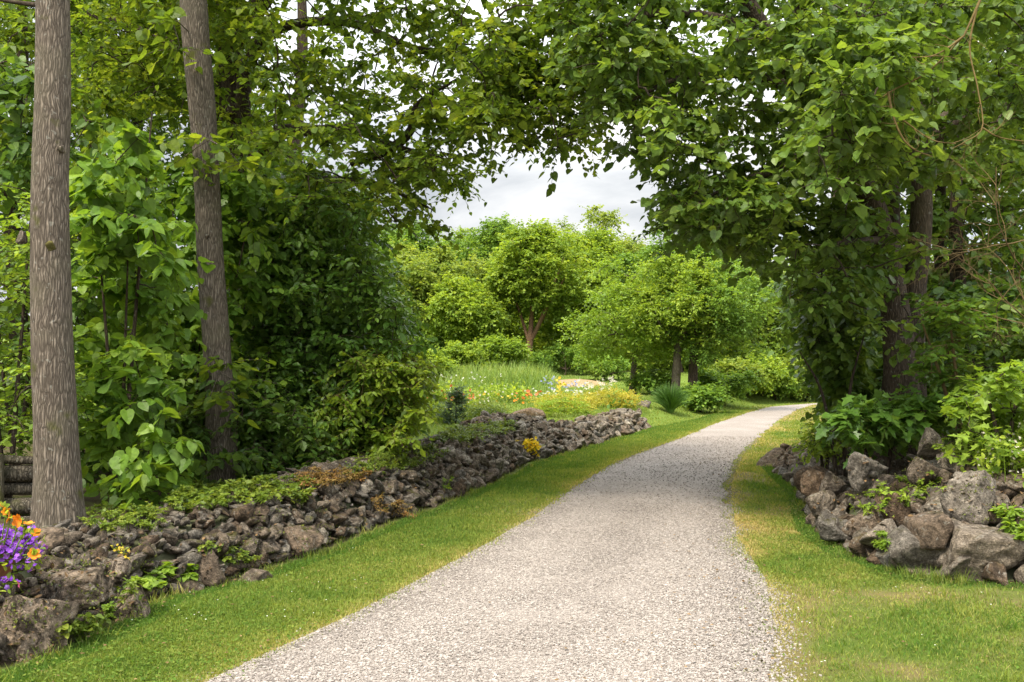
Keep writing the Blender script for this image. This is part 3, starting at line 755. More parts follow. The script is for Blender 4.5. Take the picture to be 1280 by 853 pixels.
for args in [
    ('huge black-mottled boulder ending the low wall below the purple flowers', -14, 748, 74, 840, 5.75, 231, M_MOTTLED, (0, .15, .2), .8, 8, .12),
    ('long black-mottled stone laid behind the huge mottled boulder', 14, 716, 124, 782, 6.25, 232, M_MOTTLED, (0, -.15, 0), .7, 9, .12),
    ('squat brown stone where the mottled stones end at the grass', 134, 726, 187, 786, 6.75, 233, M_MOTTLED, (0, .2, .3), .8, 8, .1),
    ('knobbly mottled stone sitting on the squat brown stone', 128, 697, 161, 733, 7.05, 234, M_MOTTLED, (0, 0, 0), .8, 10, .18),
    ('flat pale stone on the wall crest near small yellow flowers', 115, 664, 160, 692, 7.7, 235, M_ROCK_PALE, (0, .1, .3), .8, 6, .07),
    ('smooth pale boulder at the foot of the thickest trunk', 42, 663, 80, 696, 7.25, 236, M_ROCK_PALE, (0, .1, 0), .8, 6, .05),
    ('low tan stone tucked under the long mottled stone', 70, 772, 108, 812, 6.1, 237, M_ROCK_PALE, (0, .4, 0), .7, 7, .08),
    ('large pale angular boulder at the front of the low wall, midway along it', 338, 662, 397, 711, 9.25, 238, M_ROCK_PALE, (.1, .3, .1), .75, 7, .08),
    ('flat brown stone on the grass in front of the low wall', 296, 713, 336, 736, 8.15, 239, M_ROCK_RIGHT, (0, .1, 0), .8, 8, .07),
    ('slanting ridged slab leaning out of the low wall', 238, 688, 284, 742, 8.0, 240, M_ROCK_RIGHT, (.2, .7, .1), .6, 8, .1),
    ('smooth pale egg-like stone on the crest of the low wall', 394, 620, 418, 638, 10.6, 241, M_ROCK_PALE, (0, 0, 0), .9, 5, .03),
    ('upright tan stone high in the far end of the low wall', 511, 595, 531, 619, 13.2, 242, M_ROCK_PALE, (0, .1, 0), .8, 7, .06),
    ('pale rounded boulder low in the front of the brown wall section', 688, 543, 709, 561, 24.5, 243, M_ROCK_PALE, (0, .3, 0), .8, 6, .05),
    ('long pale slab on top of the brown wall section', 638, 510, 682, 527, 25.8, 244, M_ROCK_PALE, (0, -.2, 0), .6, 6, .06),
    ('big whitish block in the sedum bed wall', 776, 522, 802, 539, 33.2, 245, M_ROCK_PALE, (0, 0, .1), .8, 6, .05),
    ('dark boulder on the sedum bed wall beside the whitish block', 737, 522, 760, 537, 32.0, 246, M_ROCK, (0, .1, .1), .8, 7, .08),
    ('paired brown stones piled at the end of the sedum bed', 795, 501, 815, 516, 34.6, 247, M_ROCK, (0, .1, .1), .8, 8, .12),
    ('lone small rock beside the fountain grass tuft', 826, 519, 842, 532, 35.0, 248, M_ROCK_RIGHT, (0, .1, .1), .8, 7, .08),
]: boulder(*args, group=GL)

# ------------------------------------------------------------------ low plants on and behind the walls
GC = 'low plants on the wall crests'
bpy.context.view_layer.update()
DG = bpy.context.evaluated_depsgraph_get()
def surface(px, py):
    """the point of wall or ground that the photograph shows there"""
    r = unit(ray(px, py)); ok, loc, nn, _, _, _ = SC.ray_cast(DG, (0, 0, CAM_Z), r.tolist())
    return np.array(loc) if ok else None
def cover(name, lab, poly, d0, d1, n, leaf, size, tmpl, sd, h=.05, cat='ground cover', rad=.10):
    rg = np.random.default_rng(sd); poly = np.asarray(poly, float); lo, hi = poly.min(0), poly.max(0); Cl = []
    for _ in range(n * 12):
        q = rg.uniform(lo, hi)
        if not in_poly(q[:1], q[1:], poly)[0]: continue
        p = surface(*q)
        if p is not None and d0 - 2 < p[1] < d1 + 5: Cl.append(p)
        if len(Cl) == n: break
    Cl = np.array(Cl); base = Cl[np.argmin(np.linalg.norm(Cl - Cl.mean(0), axis=1))]
    root = empty(name, base, lab, cat, GC); lv = MB()
    st = Cl.copy(); Cl = Cl + [0, 0, h] + rg.normal(0, .02, Cl.shape)
    batch_tubes(lv, np.stack([st, (st + Cl) / 2 + rg.normal(0, .005, Cl.shape), Cl], 1), np.tile([.004, .003, .002], (len(Cl), 1)), 3)
    sprays(lv, lv, Cl, rad * .8, 5, 5, size * .8, tmpl, rg, .4, .35, twig_r=.0015)
    lv.build('foliage', leaf, root, base); return root
cover('geranium_patch', 'lime green leafy patch on the wall crest under the slimmer trunk', [(205, 625), (240, 605), (320, 598), (392, 606), (388, 628), (300, 632), (225, 642)], 9.2, 11.2, 190, L_COVER, .05, LOBED, 501)
cover('geranium_patch', 'sparser green patch with reddish leaves beside the thickest trunk', [(98, 650), (130, 634), (205, 640), (205, 664), (120, 664)], 7.9, 8.6, 90, L_COVER, .035, LOBED, 502, rad=.07)
cover('rusty_patch', 'rusty orange-green patch on the wall crest beyond the lime patch', [(360, 600), (420, 592), (470, 594), (440, 606), (380, 614)], 10.4, 12.6, 110, L_RUST, .035, OVAL, 503, rad=.08)
cover('stonecrop_patch', 'yellowish low patch along the far crest of the low wall', [(430, 592), (470, 570), (540, 560), (560, 570), (500, 592)], 12.0, 16.0, 170, L_COVER, .04, OVAL, 504)
cover('weed_clump', 'fresh green weed clump growing out of the low wall front', [(252, 690), (275, 680), (320, 705), (312, 716), (270, 706)], 8.0, 8.3, 26, L_COVER, .04, LOBED, 505, rad=.06, cat='weed')
cover('weed_clump', 'broad-leaved weed in the grass at the foot of the mottled stones', [(55, 800), (80, 785), (130, 778), (136, 792), (90, 806)], 6.15, 6.4, 16, L_COVER, .06, OVAL, 506, rad=.06, cat='weed')
cover('weed_clump', 'pair of round-leaved weeds at the low wall foot, above the mown grass', [(172, 735), (205, 718), (232, 712), (238, 730), (200, 742)], 7.3, 7.7, 16, L_LIGHT, .07, HEART, 507, rad=.06, cat='weed')
cover('weed_clump', 'small weed between the round stone and the smooth boulder', [(1092, 672), (1108, 670), (1112, 690), (1098, 692)], 8.4, 8.6, 12, L_LIGHT, .05, OVAL, 508, rad=.05, cat='weed')
cover('weed_clump', 'patch of small weeds among the middle stones of the boulder heap', [(1060, 625), (1110, 605), (1170, 595), (1185, 615), (1150, 630), (1100, 650), (1070, 645)], 8.9, 9.4, 60, L_FOREST, .035, LOBED, 509, rad=.07, cat='weed')
cover('creeping_plant', 'creeping green plant over the upper stones of the boulder heap', [(1160, 560), (1220, 540), (1290, 560), (1290, 590), (1200, 585)], 9.2, 10.2, 110, L_FOREST, .04, LOBED, 510, rad=.09)
cover('weed_clump', 'bright broad leaves beside the perched angular boulder', [(1240, 645), (1262, 640), (1290, 668), (1288, 685), (1262, 668)], 8.1, 8.4, 14, L_LIGHT, .085, OVAL, 511, rad=.06, cat='weed')
cover('stonecrop_patch', 'yellow-green stonecrop on the crest of the short wall section', [(535, 555), (560, 538), (640, 528), (640, 540), (575, 556)], 17, 22, 150, L_COVER, .06, OVAL, 512, rad=.14)
cover('weed_clump', 'tiny weed at the foot of the squat brown stone', [(128, 762), (150, 758), (150, 778), (132, 780)], 6.3, 7, 8, L_LIGHT, .035, OVAL, 513, rad=.04, cat='weed')
cover('weed_clump', 'little weed low in the wall corner beside the short wall section', [(552, 600), (566, 600), (566, 615), (552, 615)], 12, 15, 10, L_FOREST, .04, OVAL, 514, rad=.06, cat='weed')
cover('rusty_patch', 'dry reddish patch in the middle of the low wall face', [(455, 622), (500, 630), (520, 648), (480, 650)], 10, 13, 40, L_RUST, .03, OVAL, 515, rad=.07)
cover('weed_clump', 'low weed above the low tan stone and the long mottled stone', [(150, 742), (170, 738), (180, 755), (160, 760)], 6.3, 7.5, 8, L_COVER, .035, OVAL, 516, rad=.05, cat='weed')

rg = np.random.default_rng(520); li, mo = MB(), MB(); pts = []
for poly, n_ in (([(0, 760), (60, 690), (200, 655), (400, 630), (560, 575), (660, 525), (740, 535), (660, 580), (585, 622), (400, 690), (150, 780), (20, 840)], 1500), ([(990, 590), (1070, 575), (1160, 545), (1280, 560), (1280, 660), (1160, 640), (1060, 670), (1010, 630)], 350)):
    poly = np.array(poly, float)
    for q in rg.uniform(poly.min(0), poly.max(0), (n_ * 3, 2)):
        if in_poly(q[:1], q[1:], poly)[0]:
            p = surface(*q)
            if p is not None and p[1] < 30: pts.append(p)
pts = np.array(pts); k = len(pts)
tip = unit(rg.normal(size=(k, 3)) * [1, 1, .4]); sel = rg.random(k) < .6
put_leaves(li, pts[sel] + [0, 0, .006], tip[sel], UP + rg.normal(0, .4, (sel.sum(), 3)), rg.uniform(.012, .05, sel.sum()), OVAL, rg.random(sel.sum()))
tag(li.build('leaf_litter', plain('dead_leaf', (.05, .032, .018), (.20, .125, .06), .9, .1)), kind='stuff')
mp_ = pts[~sel]; mp_ = mp_[fbm(mp_ * 1.5, 91, 2) > np.where(mp_[:, 0] < 2.5, .47, .56)]
mp_ = np.repeat(mp_, 9, 0) + rg.normal(0, .035, (len(mp_) * 9, 3)) * [1, 1, .2]
put_leaves(mo, mp_, unit(rg.normal(size=mp_.shape) + [0, 0, .8]), rg.normal(size=mp_.shape), rg.uniform(.008, .024, len(mp_)), OVAL, rg.random(len(mp_)))
tag(mo.build('moss', leaf_mat('moss_tuft', (.05, .06, .012), (.10, .12, .02), (.17, .18, .03), .2, .8, .1)), kind='stuff')

# ------------------------------------------------------------------ trees
def make_tree(name, label, group, base, stems, C, leaf, bark, rad, ntw, nlf, size, tmpl, seed, flat=.45, droop=.7, cat='tree', extra=None, r0=.05, flare=0, sides=14, twig_r=.004, nodes_from=.25, rmin=.006, tone=0.0, trunk_name='trunk', bump=.05, n_trunks=1, big_limbs=False):
    rg = np.random.default_rng(seed); base = np.asarray(base, float)
    root = empty(name, base, label, cat, group)
    nodes = []; wood = MB(); main = None
    for i, (pts, rd) in enumerate(stems):
        own = i < n_trunks or big_limbs
        t_ = MB() if own else wood
        tr = i < n_trunks
        c, r = limb(t_, pts, rd, sides if tr else 9, n=max(16, int(np.linalg.norm(np.ptp(np.asarray(pts), axis=0)) * 7)), flare=flare if tr else 0, seed=seed + i, bump=bump)
        nodes.append(c[int(len(c) * nodes_from):] if tr else c[2:])
        if tr:
            o = t_.build(trunk_name, bark, root, base, True); main = main or o
        elif own: t_.build('bough', bark, main, base, True)
    if len(C):
        connect(wood, np.vstack(nodes), C, r0, rg, rmin=rmin)
        lv = MB(); sprays(lv, wood, C, rad, ntw, nlf, size, tmpl, rg, flat, droop, twig_r=twig_r, tone=tone)
        lv.build('crown', leaf, root, base)
    if wood.v: wood.build('branches', bark, root, base, True)
    return root
def pp(*a): return np.array([P(x, y, d) for x, y, d in a])
def gnd(p): q = np.array(p, float); q[2] = float(ground_z(q[0], q[1])); return q
GS = 'tall trees behind the low wall'
# the two tall bare trunks
b1 = gnd(P(74, 668, 8.2)); s1 = np.vstack([[b1 - [0, 0, .1]], pp((70, 540, 8.2), (62, 330, 8.2), (66, 120, 8.25), (66, -60, 8.3), (60, -420, 8.4), (75, -900, 8.6))])
Cl = poly_clusters([(-500, -1300), (480, -1250), (420, -350), (-60, -260), (-500, -420)], 6.6, 12, 70, R, .42, .5, 1)
t1 = make_tree('tall_tree', 'thickest straight tree with bare furrowed grey trunk behind the purple flowers', GS, b1, [(s1, [.195, .172, .158, .142, .135, .11, .07])], Cl, L_CANOPY, M_BARK, .7, 7, 7, .13, HEART, 301, bump=.12, flare=.3, sides=40, r0=.06, nodes_from=.6)
b2 = gnd(P(276, 604, 12.2)); s2 = np.vstack([[b2 - [0, 0, .1]], pp((275, 500, 12.2), (263, 330, 12.2), (256, 180, 12.2), (243, 20, 12.2), (236, -120, 12.3), (240, -420, 12.4), (260, -760, 12.6))])
Cl = np.vstack([poly_clusters([(-80, -1000), (640, -950), (600, -180), (100, -140)], 10, 16, 90, R, .42, .5, 2),
                pp((262, 175, 11.7), (285, 180, 11.6), (232, 195, 11.7), (300, 205, 11.7), (284, 455, 11.6), (296, 478, 11.5), (278, 572, 11.6), (262, 498, 11.5), (215, 25, 11.6), (225, 60, 11.5))])
t2 = make_tree('tall_tree', 'slimmer slightly leaning tree with bare trunk sprouting leaf tufts', GS, b2, [(s2, [.20, .17, .165, .155, .17, .15, .12, .06])], Cl, L_CANOPY, M_BARK, .55, 6, 6, .13, HEART, 302, bump=.12, flare=.3, sides=32, r0=.05, nodes_from=.1)

M_MOSS = leaf_mat('moss_knot', (.03, .03, .012), (.055, .05, .018), (.085, .075, .025), 0, .95, .05)
for tree, px, py, d, r_, w_, h_, mt in ((t1, 73, 311, 8.2, .15, .075, .095, M_MOSS), (t1, 36, 300, 8.2, .15, .06, .12, M_BARK), (t1, 84, 190, 8.25, .14, .04, .07, M_BARK), (t2, 264, 300, 12.2, .16, .075, .11, M_BARK_DARK), (t2, 250, 120, 12.2, .16, .06, .09, M_BARK)):
    c = P(px, py, d) - [0, r_ * .75, 0]; v, f = stone_shape(int(px * 7 + py), ICO4, 2, .16)
    m = MB(); m.add(v * [w_, .11, h_] + c, f, R.random()); m.build('knot', mt, tree, tuple(tree.location), True)

# the old dark tree whose canopy reaches over the driveway from the garden side
b3 = gnd(P(296, 590, 17.5))
s3 = np.vstack([[b3 - [0, 0, .1]], pp((300, 420, 17.5), (304, 250, 17.3), (292, 140, 17.2), (285, 20, 17.2), (270, -200, 17.2), (290, -480, 17.4))])
lim = [(s3, [.36, .28, .25, .23, .2, .13, .05]),
       (pp((303, 170, 17.2), (308, 90, 16.8), (345, 38, 16.3), (430, 28, 15.6), (520, 60, 15.0), (600, 70, 14.4)), [.15, .12, .09, .07, .04, .012]),
       (pp((302, 240, 17.2), (340, 170, 16.4), (395, 164, 15.8), (440, 162, 15.2), (500, 185, 14.6), (560, 200, 14.0)), [.15, .11, .09, .07, .05, .012]),
       (pp((440, 205, 15.2), (480, 190, 14.8), (512, 166, 14.5), (522, 130, 14.2), (570, 100, 14)), [.05, .075, .07, .04, .02]),
       (pp((302, 290, 17.2), (360, 228, 16.4), (420, 226, 15.8), (470, 230, 15.2), (540, 262, 14.6)), [.12, .08, .065, .045, .01]),
       (pp((285, 60, 17.2), (380, -60, 16), (520, -140, 15), (660, -150, 14)), [.2, .14, .09, .03]),
       (pp((290, 140, 17.2), (220, 60, 17), (120, 20, 17.5), (0, 0, 18)), [.2, .12, .08, .03])]
left_poly = [(120, -60), (330, 60), (330, 190), (400, 260), (430, 255), (480, 225), (535, 205), (580, 165), (620, 140), (640, 60), (690, -60), (720, -260), (500, -420), (100, -420)]
Cl = np.vstack([poly_clusters(left_poly, 12.0, 17.5, 640, R, .43, .9, 3),
                poly_clusters([(330, 180), (440, 210), (540, 200), (600, 215), (575, 240), (520, 262), (545, 285), (500, 292), (440, 285), (360, 270)], 12.5, 16.5, 38, R, .3, .9, 4),
                poly_clusters([(600, -60), (745, -60), (735, 60), (690, 110), (645, 155), (600, 170)], 11.5, 15, 90, R, .42, .9, 5),
                poly_clusters([(590, 90), (740, 70), (745, 165), (700, 190), (640, 190), (590, 205), (530, 225), (500, 215)], 12, 15, 62, R, .36, 1.1, 15),
                poly_clusters([(90, -40), (330, -40), (340, 160), (200, 170), (80, 110)], 13.6, 19, 200, R, .38, .9, 6)])
make_tree('linden_tree', 'old dark forked tree whose leafy boughs reach out toward the driveway', GS, b3, lim, Cl, L_CANOPY, M_BARK_DARK, .52, 7, 8, .095, HEART, 303, sides=24, r0=.05, flare=.2, big_limbs=True)

# dark trees further back on the garden side
GBK = 'background trees behind the saplings'
for k, (lab, px, d, poly, n, lf, sd) in enumerate([
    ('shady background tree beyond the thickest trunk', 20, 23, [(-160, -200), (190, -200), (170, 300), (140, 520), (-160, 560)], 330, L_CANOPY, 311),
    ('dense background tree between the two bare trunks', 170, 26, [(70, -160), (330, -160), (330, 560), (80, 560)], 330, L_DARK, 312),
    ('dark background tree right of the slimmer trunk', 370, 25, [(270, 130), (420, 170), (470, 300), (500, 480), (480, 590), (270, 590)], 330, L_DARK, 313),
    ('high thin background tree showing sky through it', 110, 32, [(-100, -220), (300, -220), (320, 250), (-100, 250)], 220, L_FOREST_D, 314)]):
    b = gnd(P(px, 560, d)); Cl = poly_clusters(poly, d - 3, d + 3, n, R, .36, .6, sd, zmin=.6)
    make_tree('background_tree', lab, GBK, b, [(np.vstack([[b - [0, 0, .1]], pp((px + 4, 420, d), (px - 6, 250, d), (px + 8, 60, d), (px, -180, d))]), [.26, .22, .18, .14, .05])], Cl, lf, M_BARK_DARK, .95, 8, 9, .19, DIAMOND, sd, twig_r=.006, r0=.06)

# understory saplings with large heart-shaped leaves
GU = 'leafy saplings behind the low wall'
def sapling(name, lab, px, pyb, d, tops, poly, dl, dh, n, leaf, size, tmpl, sd, rad=.42, ntw=5, nlf=5, thr=.36, droop=1.0, bark=M_BARK_DARK, group=GU, cat='sapling', flat=.5, ns=1.3, tone=0.0, r=.03):
    b = gnd(P(px, pyb, d))
    stems = [(np.vstack([[b - [0, 0, .08]], pp(((px * .6 + tx * .4), pyb * .6 + ty * .4, d), (tx, ty, dd))]), [r, r * .7, r * .25]) for tx, ty, dd in tops]
    Cl = poly_clusters(poly, dl, dh, n, R, thr, ns, sd, zmin=float(b[2]) + .12)
    return make_tree(name, lab, group, b, stems, Cl, leaf, bark, rad, ntw, nlf, size, tmpl, sd, flat, droop, cat=cat, sides=8, r0=.018, twig_r=.0035, nodes_from=.1, rmin=.004, tone=tone, trunk_name='stem')
sapling('linden_sapling', 'big-leaved linden sapling filling the gap just right of the thickest trunk', 150, 630, 10.4, [(120, 260, 10.2), (190, 140, 10.6), (160, 320, 9.9)],
        [(100, 270), (135, 160), (205, 150), (215, 260), (215, 500), (205, 630), (120, 640)], 9.6, 11.4, 85, L_LINDEN, .145, HEART, 321, .38, 6, 6)
sapling('linden_sapling', 'bushy linden sapling with large bright leaves around the slimmer trunk', 240, 612, 13.3, [(215, 250, 13.3), (310, 280, 13.2), (250, 420, 13.0)],
        [(185, 300), (225, 200), (330, 230), (345, 420), (325, 600), (190, 640), (170, 480)], 12.6, 14.2, 150, L_LINDEN, .14, HEART, 322, .40, 6, 6)
sapling('linden_sapling', 'tallest linden sapling rising behind the slimmer trunk', 330, 600, 14.8, [(300, 150, 14.8), (350, 230, 14.6), (390, 300, 14.4)],
        [(270, 250), (320, 200), (390, 240), (420, 380), (400, 590), (290, 600)], 13.8, 16.0, 190, L_BUSH, .13, HEART, 323, .42, 6, 6)
sapling('ash_sapling', 'pale feathery sapling at the edge of the picture, left of the thickest trunk', 10, 640, 9.6, [(-30, 300, 9.6), (40, 250, 9.8)],
        [(-120, 240), (48, 230), (70, 420), (82, 540), (20, 575), (-120, 600)], 8.9, 10.4, 100, L_LIGHT, .075, OVAL, 324, .42, 7, 10, .3, .5, flat=.3)
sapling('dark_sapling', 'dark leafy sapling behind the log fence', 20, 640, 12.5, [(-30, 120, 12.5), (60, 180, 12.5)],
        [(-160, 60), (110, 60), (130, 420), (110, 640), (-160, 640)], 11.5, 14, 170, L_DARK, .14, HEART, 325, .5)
# the big dark bush and its yellow-green neighbour
sapling('large_shrub', 'large dark glossy shrub between the slimmer trunk and the meadow', 400, 590, 14.4, [(360, 260, 14.5), (430, 280, 14.5), (470, 380, 14.2), (330, 330, 14)],
        [(330, 270), (390, 220), (450, 260), (490, 350), (520, 440), (500, 560), (420, 600), (330, 605)], 12.9, 16.5, 420, L_BUSH, .115, OVAL, 326, .42, 7, 8, .30, .9, group='shrubs at the wall', cat='shrub')
sapling('hazel_shrub', 'low yellow-green shrub spilling toward the meadow at the end of the dark shrub', 470, 592, 13.4, [(440, 480, 13.4), (500, 460, 13.6), (520, 500, 13.5)],
        [(405, 490), (440, 445), (498, 434), (534, 462), (530, 515), (502, 555), (465, 580), (410, 590)], 12.7, 14.4, 215, L_YELLOW, .10, OVAL, 327, .34, 7, 8, .28, .8, group='shrubs at the wall', cat='shrub', bark=M_TWIG)
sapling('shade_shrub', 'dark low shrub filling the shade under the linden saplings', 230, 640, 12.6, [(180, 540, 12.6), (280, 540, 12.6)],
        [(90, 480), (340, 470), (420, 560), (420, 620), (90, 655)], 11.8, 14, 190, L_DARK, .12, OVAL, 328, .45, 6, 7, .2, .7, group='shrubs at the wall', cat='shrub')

# ------------------------------------------------------------------ right-hand big tree
b4 = gnd(P(1132, 545, 13.0))
st4 = [(np.vstack([[b4 - [0, 0, .15]], pp((1126, 470, 13), (1118, 380, 13), (1098, 280, 12.9), (1068, 212, 12.7), (1010, 118, 12.3), (940, 15, 12), (880, -120, 11.6), (820, -300, 11.4))]), [.29, .21, .18, .165, .15, .13, .11, .07, .03]),
       (np.vstack([[b4 + [.12, .1, -.15]], pp((1140, 470, 13.1), (1142, 380, 13.1), (1152, 260, 13.1), (1144, 160, 13.2), (1160, 20, 13.3), (1180, -150, 13.4), (1200, -400, 13.5))]), [.25, .17, .15, .14, .125, .11, .09, .03]),
       (np.vstack([[b4 + [-.1, .3, -.15]], pp((1122, 460, 13.4), (1112, 330, 13.5), (1108, 190, 13.7), (1090, 60, 13.9), (1060, -120, 14))]), [.25, .18, .16, .14, .11, .05]),
       (pp((1145, 190, 13.2), (1190, 158, 13), (1240, 138, 12.8), (1300, 120, 12.6)), [.09, .075, .06, .03]),
       (pp((1150, 170, 13.2), (1200, 130, 13.6), (1260, 80, 14)), [.08, .05, .02]),
       (pp((1010, 118, 12.3), (940, 95, 12), (860, 95, 11.6), (800, 120, 11.2), (768, 140, 11)), [.08, .06, .04, .02, .006]),
       (pp((960, 45, 12.1), (880, 20, 12), (800, 20, 11.6), (720, 60, 11.2)), [.09, .06, .04, .012]),
       (pp((1080, 235, 12.8), (1000, 215, 12.2), (930, 225, 11.6), (870, 255, 11.1)), [.08, .06, .035, .008]),
       (pp((1100, 300, 12.9), (1050, 305, 12), (1000, 320, 11.4)), [.06, .035, .008]),
       (pp((990, 85, 12.2), (1000, 0, 11.6), (960, -120, 11), (880, -260, 10.6)), [.09, .07, .05, .02])]
Cl = np.vstack([
    poly_clusters([(840, -60), (1300, -60), (1300, 140), (1180, 230), (1060, 220), (960, 240), (890, 270), (830, 255), (810, 200), (815, 120)], 10, 15.5, 405, R, .46, .7, 7),
    poly_clusters([(720, -60), (840, -60), (830, 120), (800, 215), (785, 190), (748, 150), (715, 95), (705, -60)], 10.5, 13.5, 95, R, .40, 1.0, 8),
    poly_clusters([(830, 235), (960, 225), (1090, 230), (1090, 350), (1030, 390), (975, 350), (945, 315), (880, 300), (835, 285)], 10.6, 14, 140, R, .40, .9, 9),
    poly_clusters([(1085, 290), (1180, 260), (1190, 400), (1150, 470), (1090, 460)], 11, 12.4, 7, R, .3, 1.2, 12),
    poly_clusters([(700, -60), (1400, -60), (1400, -420), (760, -420)], 9, 16, 130, R, .42, .7, 10),
    poly_clusters([(1000, 40), (1130, 20), (1130, 170), (1080, 220), (1000, 230)], 8.6, 10.5, 60, R, .36, 1.2, 11)])
make_tree('many_stemmed_tree', 'big many-stemmed tree over the boulder heap, crown hanging above the driveway', 'trees beside the boulder heap', b4, st4, Cl, L_RIGHT, M_BARK_RIGHT, .46, 7, 8, .10, HEART, 331, r0=.045, sides=24, flare=.25, droop=.8, n_trunks=3, big_limbs=True)

GR = 'background trees beyond the boulder heap'
for lab, px, d, poly, n, lf, sd in [
    ('dark background tree right behind the many-stemmed tree', 1180, 19, [(1050, -120), (1340, -120), (1340, 420), (1230, 470), (1060, 450)], 330, L_RIGHT, 341),
    ('dark drooping tree overhanging the far bend of the driveway', 1050, 20, [(990, 330), (1090, 300), (1140, 490), (1070, 500), (1040, 470), (1005, 420)], 170, L_DARK, 342),
    ('yellow-green background tree beyond the dead twigs', 1270, 24, [(1140, 0), (1400, -60), (1400, 440), (1150, 430)], 260, L_CANOPY, 343),
    ('deep shade tree filling the gap behind the boulder heap', 1200, 17, [(1040, 380), (1400, 330), (1400, 570), (1060, 560)], 240, L_DARK, 344)]:
    b = gnd(P(px, 540, d)); Cl = poly_clusters(poly, d - 2.5, d + 2.5, n, R, .32, .7, sd, zmin=.9)
    make_tree('background_tree', lab, GR, b, [(np.vstack([[b - [0, 0, .1]], pp((px + 5, 450, d), (px - 5, 300, d), (px, 120, d))]), [.2, .15, .12, .05])], Cl, lf, M_BARK_DARK, .75, 8, 8, .15, HEART if sd != 343 else DIAMOND, sd, twig_r=.005)

# understory on the right
GV = 'plants on the boulder heap'
sapling('grape_vine', 'sprawling vine with broad lobed leaves over the middle of the boulder heap', 1100, 560, 11.2, [(1040, 540, 11), (1150, 500, 11.4)],
        [(1055, 520), (1080, 510), (1170, 505), (1190, 520), (1130, 535), (1085, 545), (1060, 540)], 10.6, 12.2, 85, L_BUSH, .14, LOBED, 351, .32, 5, 6, .2, .7, group=GV, cat='vine')
sapling('bramble', 'light green bramble at the far tip of the boulder heap', 1030, 575, 14.0, [(1020, 548, 14.0), (1045, 545, 14.0)],
        [(1005, 545), (1020, 530), (1050, 525), (1055, 560), (1020, 570), (1008, 560)], 13.0, 14.6, 40, L_FOREST, .08, OVAL, 352, .32, 6, 6, .1, .6, group=GV, cat='bramble')
sapling('dark_understory', 'dark bushy plant below the many-stemmed trunk', 1050, 540, 13.2, [(1000, 440, 13.2), (1080, 420, 13.2)],
        [(1000, 400), (1030, 350), (1065, 340), (1070, 480), (1055, 510), (1045, 500), (1025, 465)], 13.6, 15.2, 130, L_RIGHT, .12, HEART, 353, .4, 6, 7, .25, .9, group=GV, cat='shrub')
sapling('maple_seedling', 'vivid lime green maple seedling above the white flowers', 1255, 575, 9.3, [(1230, 480, 9.3), (1280, 460, 9.3)],
        [(1205, 500), (1240, 462), (1330, 440), (1330, 560), (1250, 565), (1212, 545)], 8.9, 9.9, 44, L_LIGHT, .105, LOBED, 354, .24, 5, 6, .05, .5, group=GV, cat='seedling')
sapling('layered_sapling', 'thin sapling with flat tiers of leaves beside the many-stemmed trunk', 1205, 560, 11.0, [(1150, 395, 10.6), (1185, 380, 11)],
        [(1160, 395), (1175, 375), (1230, 378), (1235, 420), (1190, 440), (1200, 490), (1165, 500), (1160, 430)], 10.2, 11.4, 30, L_LINDEN, .10, OVAL, 355, .34, 6, 7, .1, .35, group=GV, flat=.12, bark=M_TWIG)
sapling('weedy_shrub', 'mid green leafy shrub in the corner behind the dead twigs', 1275, 560, 11.6, [(1250, 420, 11.6), (1320, 380, 11.6)],
        [(1190, 430), (1260, 380), (1400, 340), (1400, 540), (1210, 530)], 10.8, 12.6, 130, L_RIGHT, .10, OVAL, 356, .4, 6, 7, .2, .8, group=GV, cat='shrub')
def flowers(name, lab, cat, base, C, fr, n_each, petal, psize, pmat, leafmat, lsize, ltmpl, sd, group=None, nleaf=30, stem_h=None, pet_n=5, cup=.4, spread=1.0, bside=0.0):
    """a flowering plant: stems, leaves and blossoms"""
    rg = np.random.default_rng(sd); base = np.asarray(base, float); C = np.asarray(C, float)
    root = empty(name, base, lab, cat, group)
    fo = MB(); bl = MB()
    n = len(C)
    lp = np.repeat(C, nleaf, 0) + rg.normal(0, fr, (n * nleaf, 3)) * [1, 1, .6]
    lp[:, 2] = np.maximum(lp[:, 2], ground_z(lp[:, 0], lp[:, 1]) + .01) if stem_h is None else lp[:, 2]
    tip = unit(rg.normal(size=lp.shape) + [0, 0, .4])
    put_leaves(fo, lp, tip, rg.normal(size=lp.shape) * .5 + UP, lsize * rg.uniform(.6, 1.3, len(lp)), ltmpl, rg.random(len(lp)))
    starts = np.repeat(base[None], n, 0) * .3 + C * .7; starts[:, 2] = np.minimum(C[:, 2] - .02, base[2])
    batch_tubes(fo, np.stack([starts, (starts + C) / 2 + rg.normal(0, .01, C.shape), C], 1), np.tile([.005, .004, .003], (n, 1)), 4)
    bp = np.repeat(C, n_each, 0) + rg.normal(0, fr * spread, (n * n_each, 3)) * [1, 1, .55] + [0, -bside, fr * .5]
    nm = unit(rg.normal(size=bp.shape) * .55 + [0, -.55, .75])
    a1 = unit(np.cross(nm, rg.normal(size=bp.shape))); a2 = np.cross(nm, a1)
    ps = psize * rg.uniform(.75, 1.2, len(bp)); va = rg.random(len(bp))
    for k in range(pet_n):
        th = 2 * pi * k / pet_n
        put_leaves(bl, bp, a1 * cos(th) + a2 * sin(th) + nm * cup, nm, ps, petal, va)
    fo.build('foliage', leafmat, root, base); bl.build('blossoms', pmat, root, base)
    return root
PETAL = fold([(.3, .3), (.42, .7), (.2, 1.0)], [0, .6, 1.04], .1)
def pl(name, a, b): return plain(name, a, b, .6, .2, trans=.25)
M_PURPLE = pl('purple_petal', (.17, .04, .45), (.34, .12, .62)); M_ORANGE = pl('orange_petal', (.62, .16, .01), (.7, .27, .03))
M_PINK = pl('pink_petal', (.6, .06, .25), (.7, .12, .35)); M_YELLOWP = pl('yellow_petal', (.42, .31, .02), (.52, .4, .05))
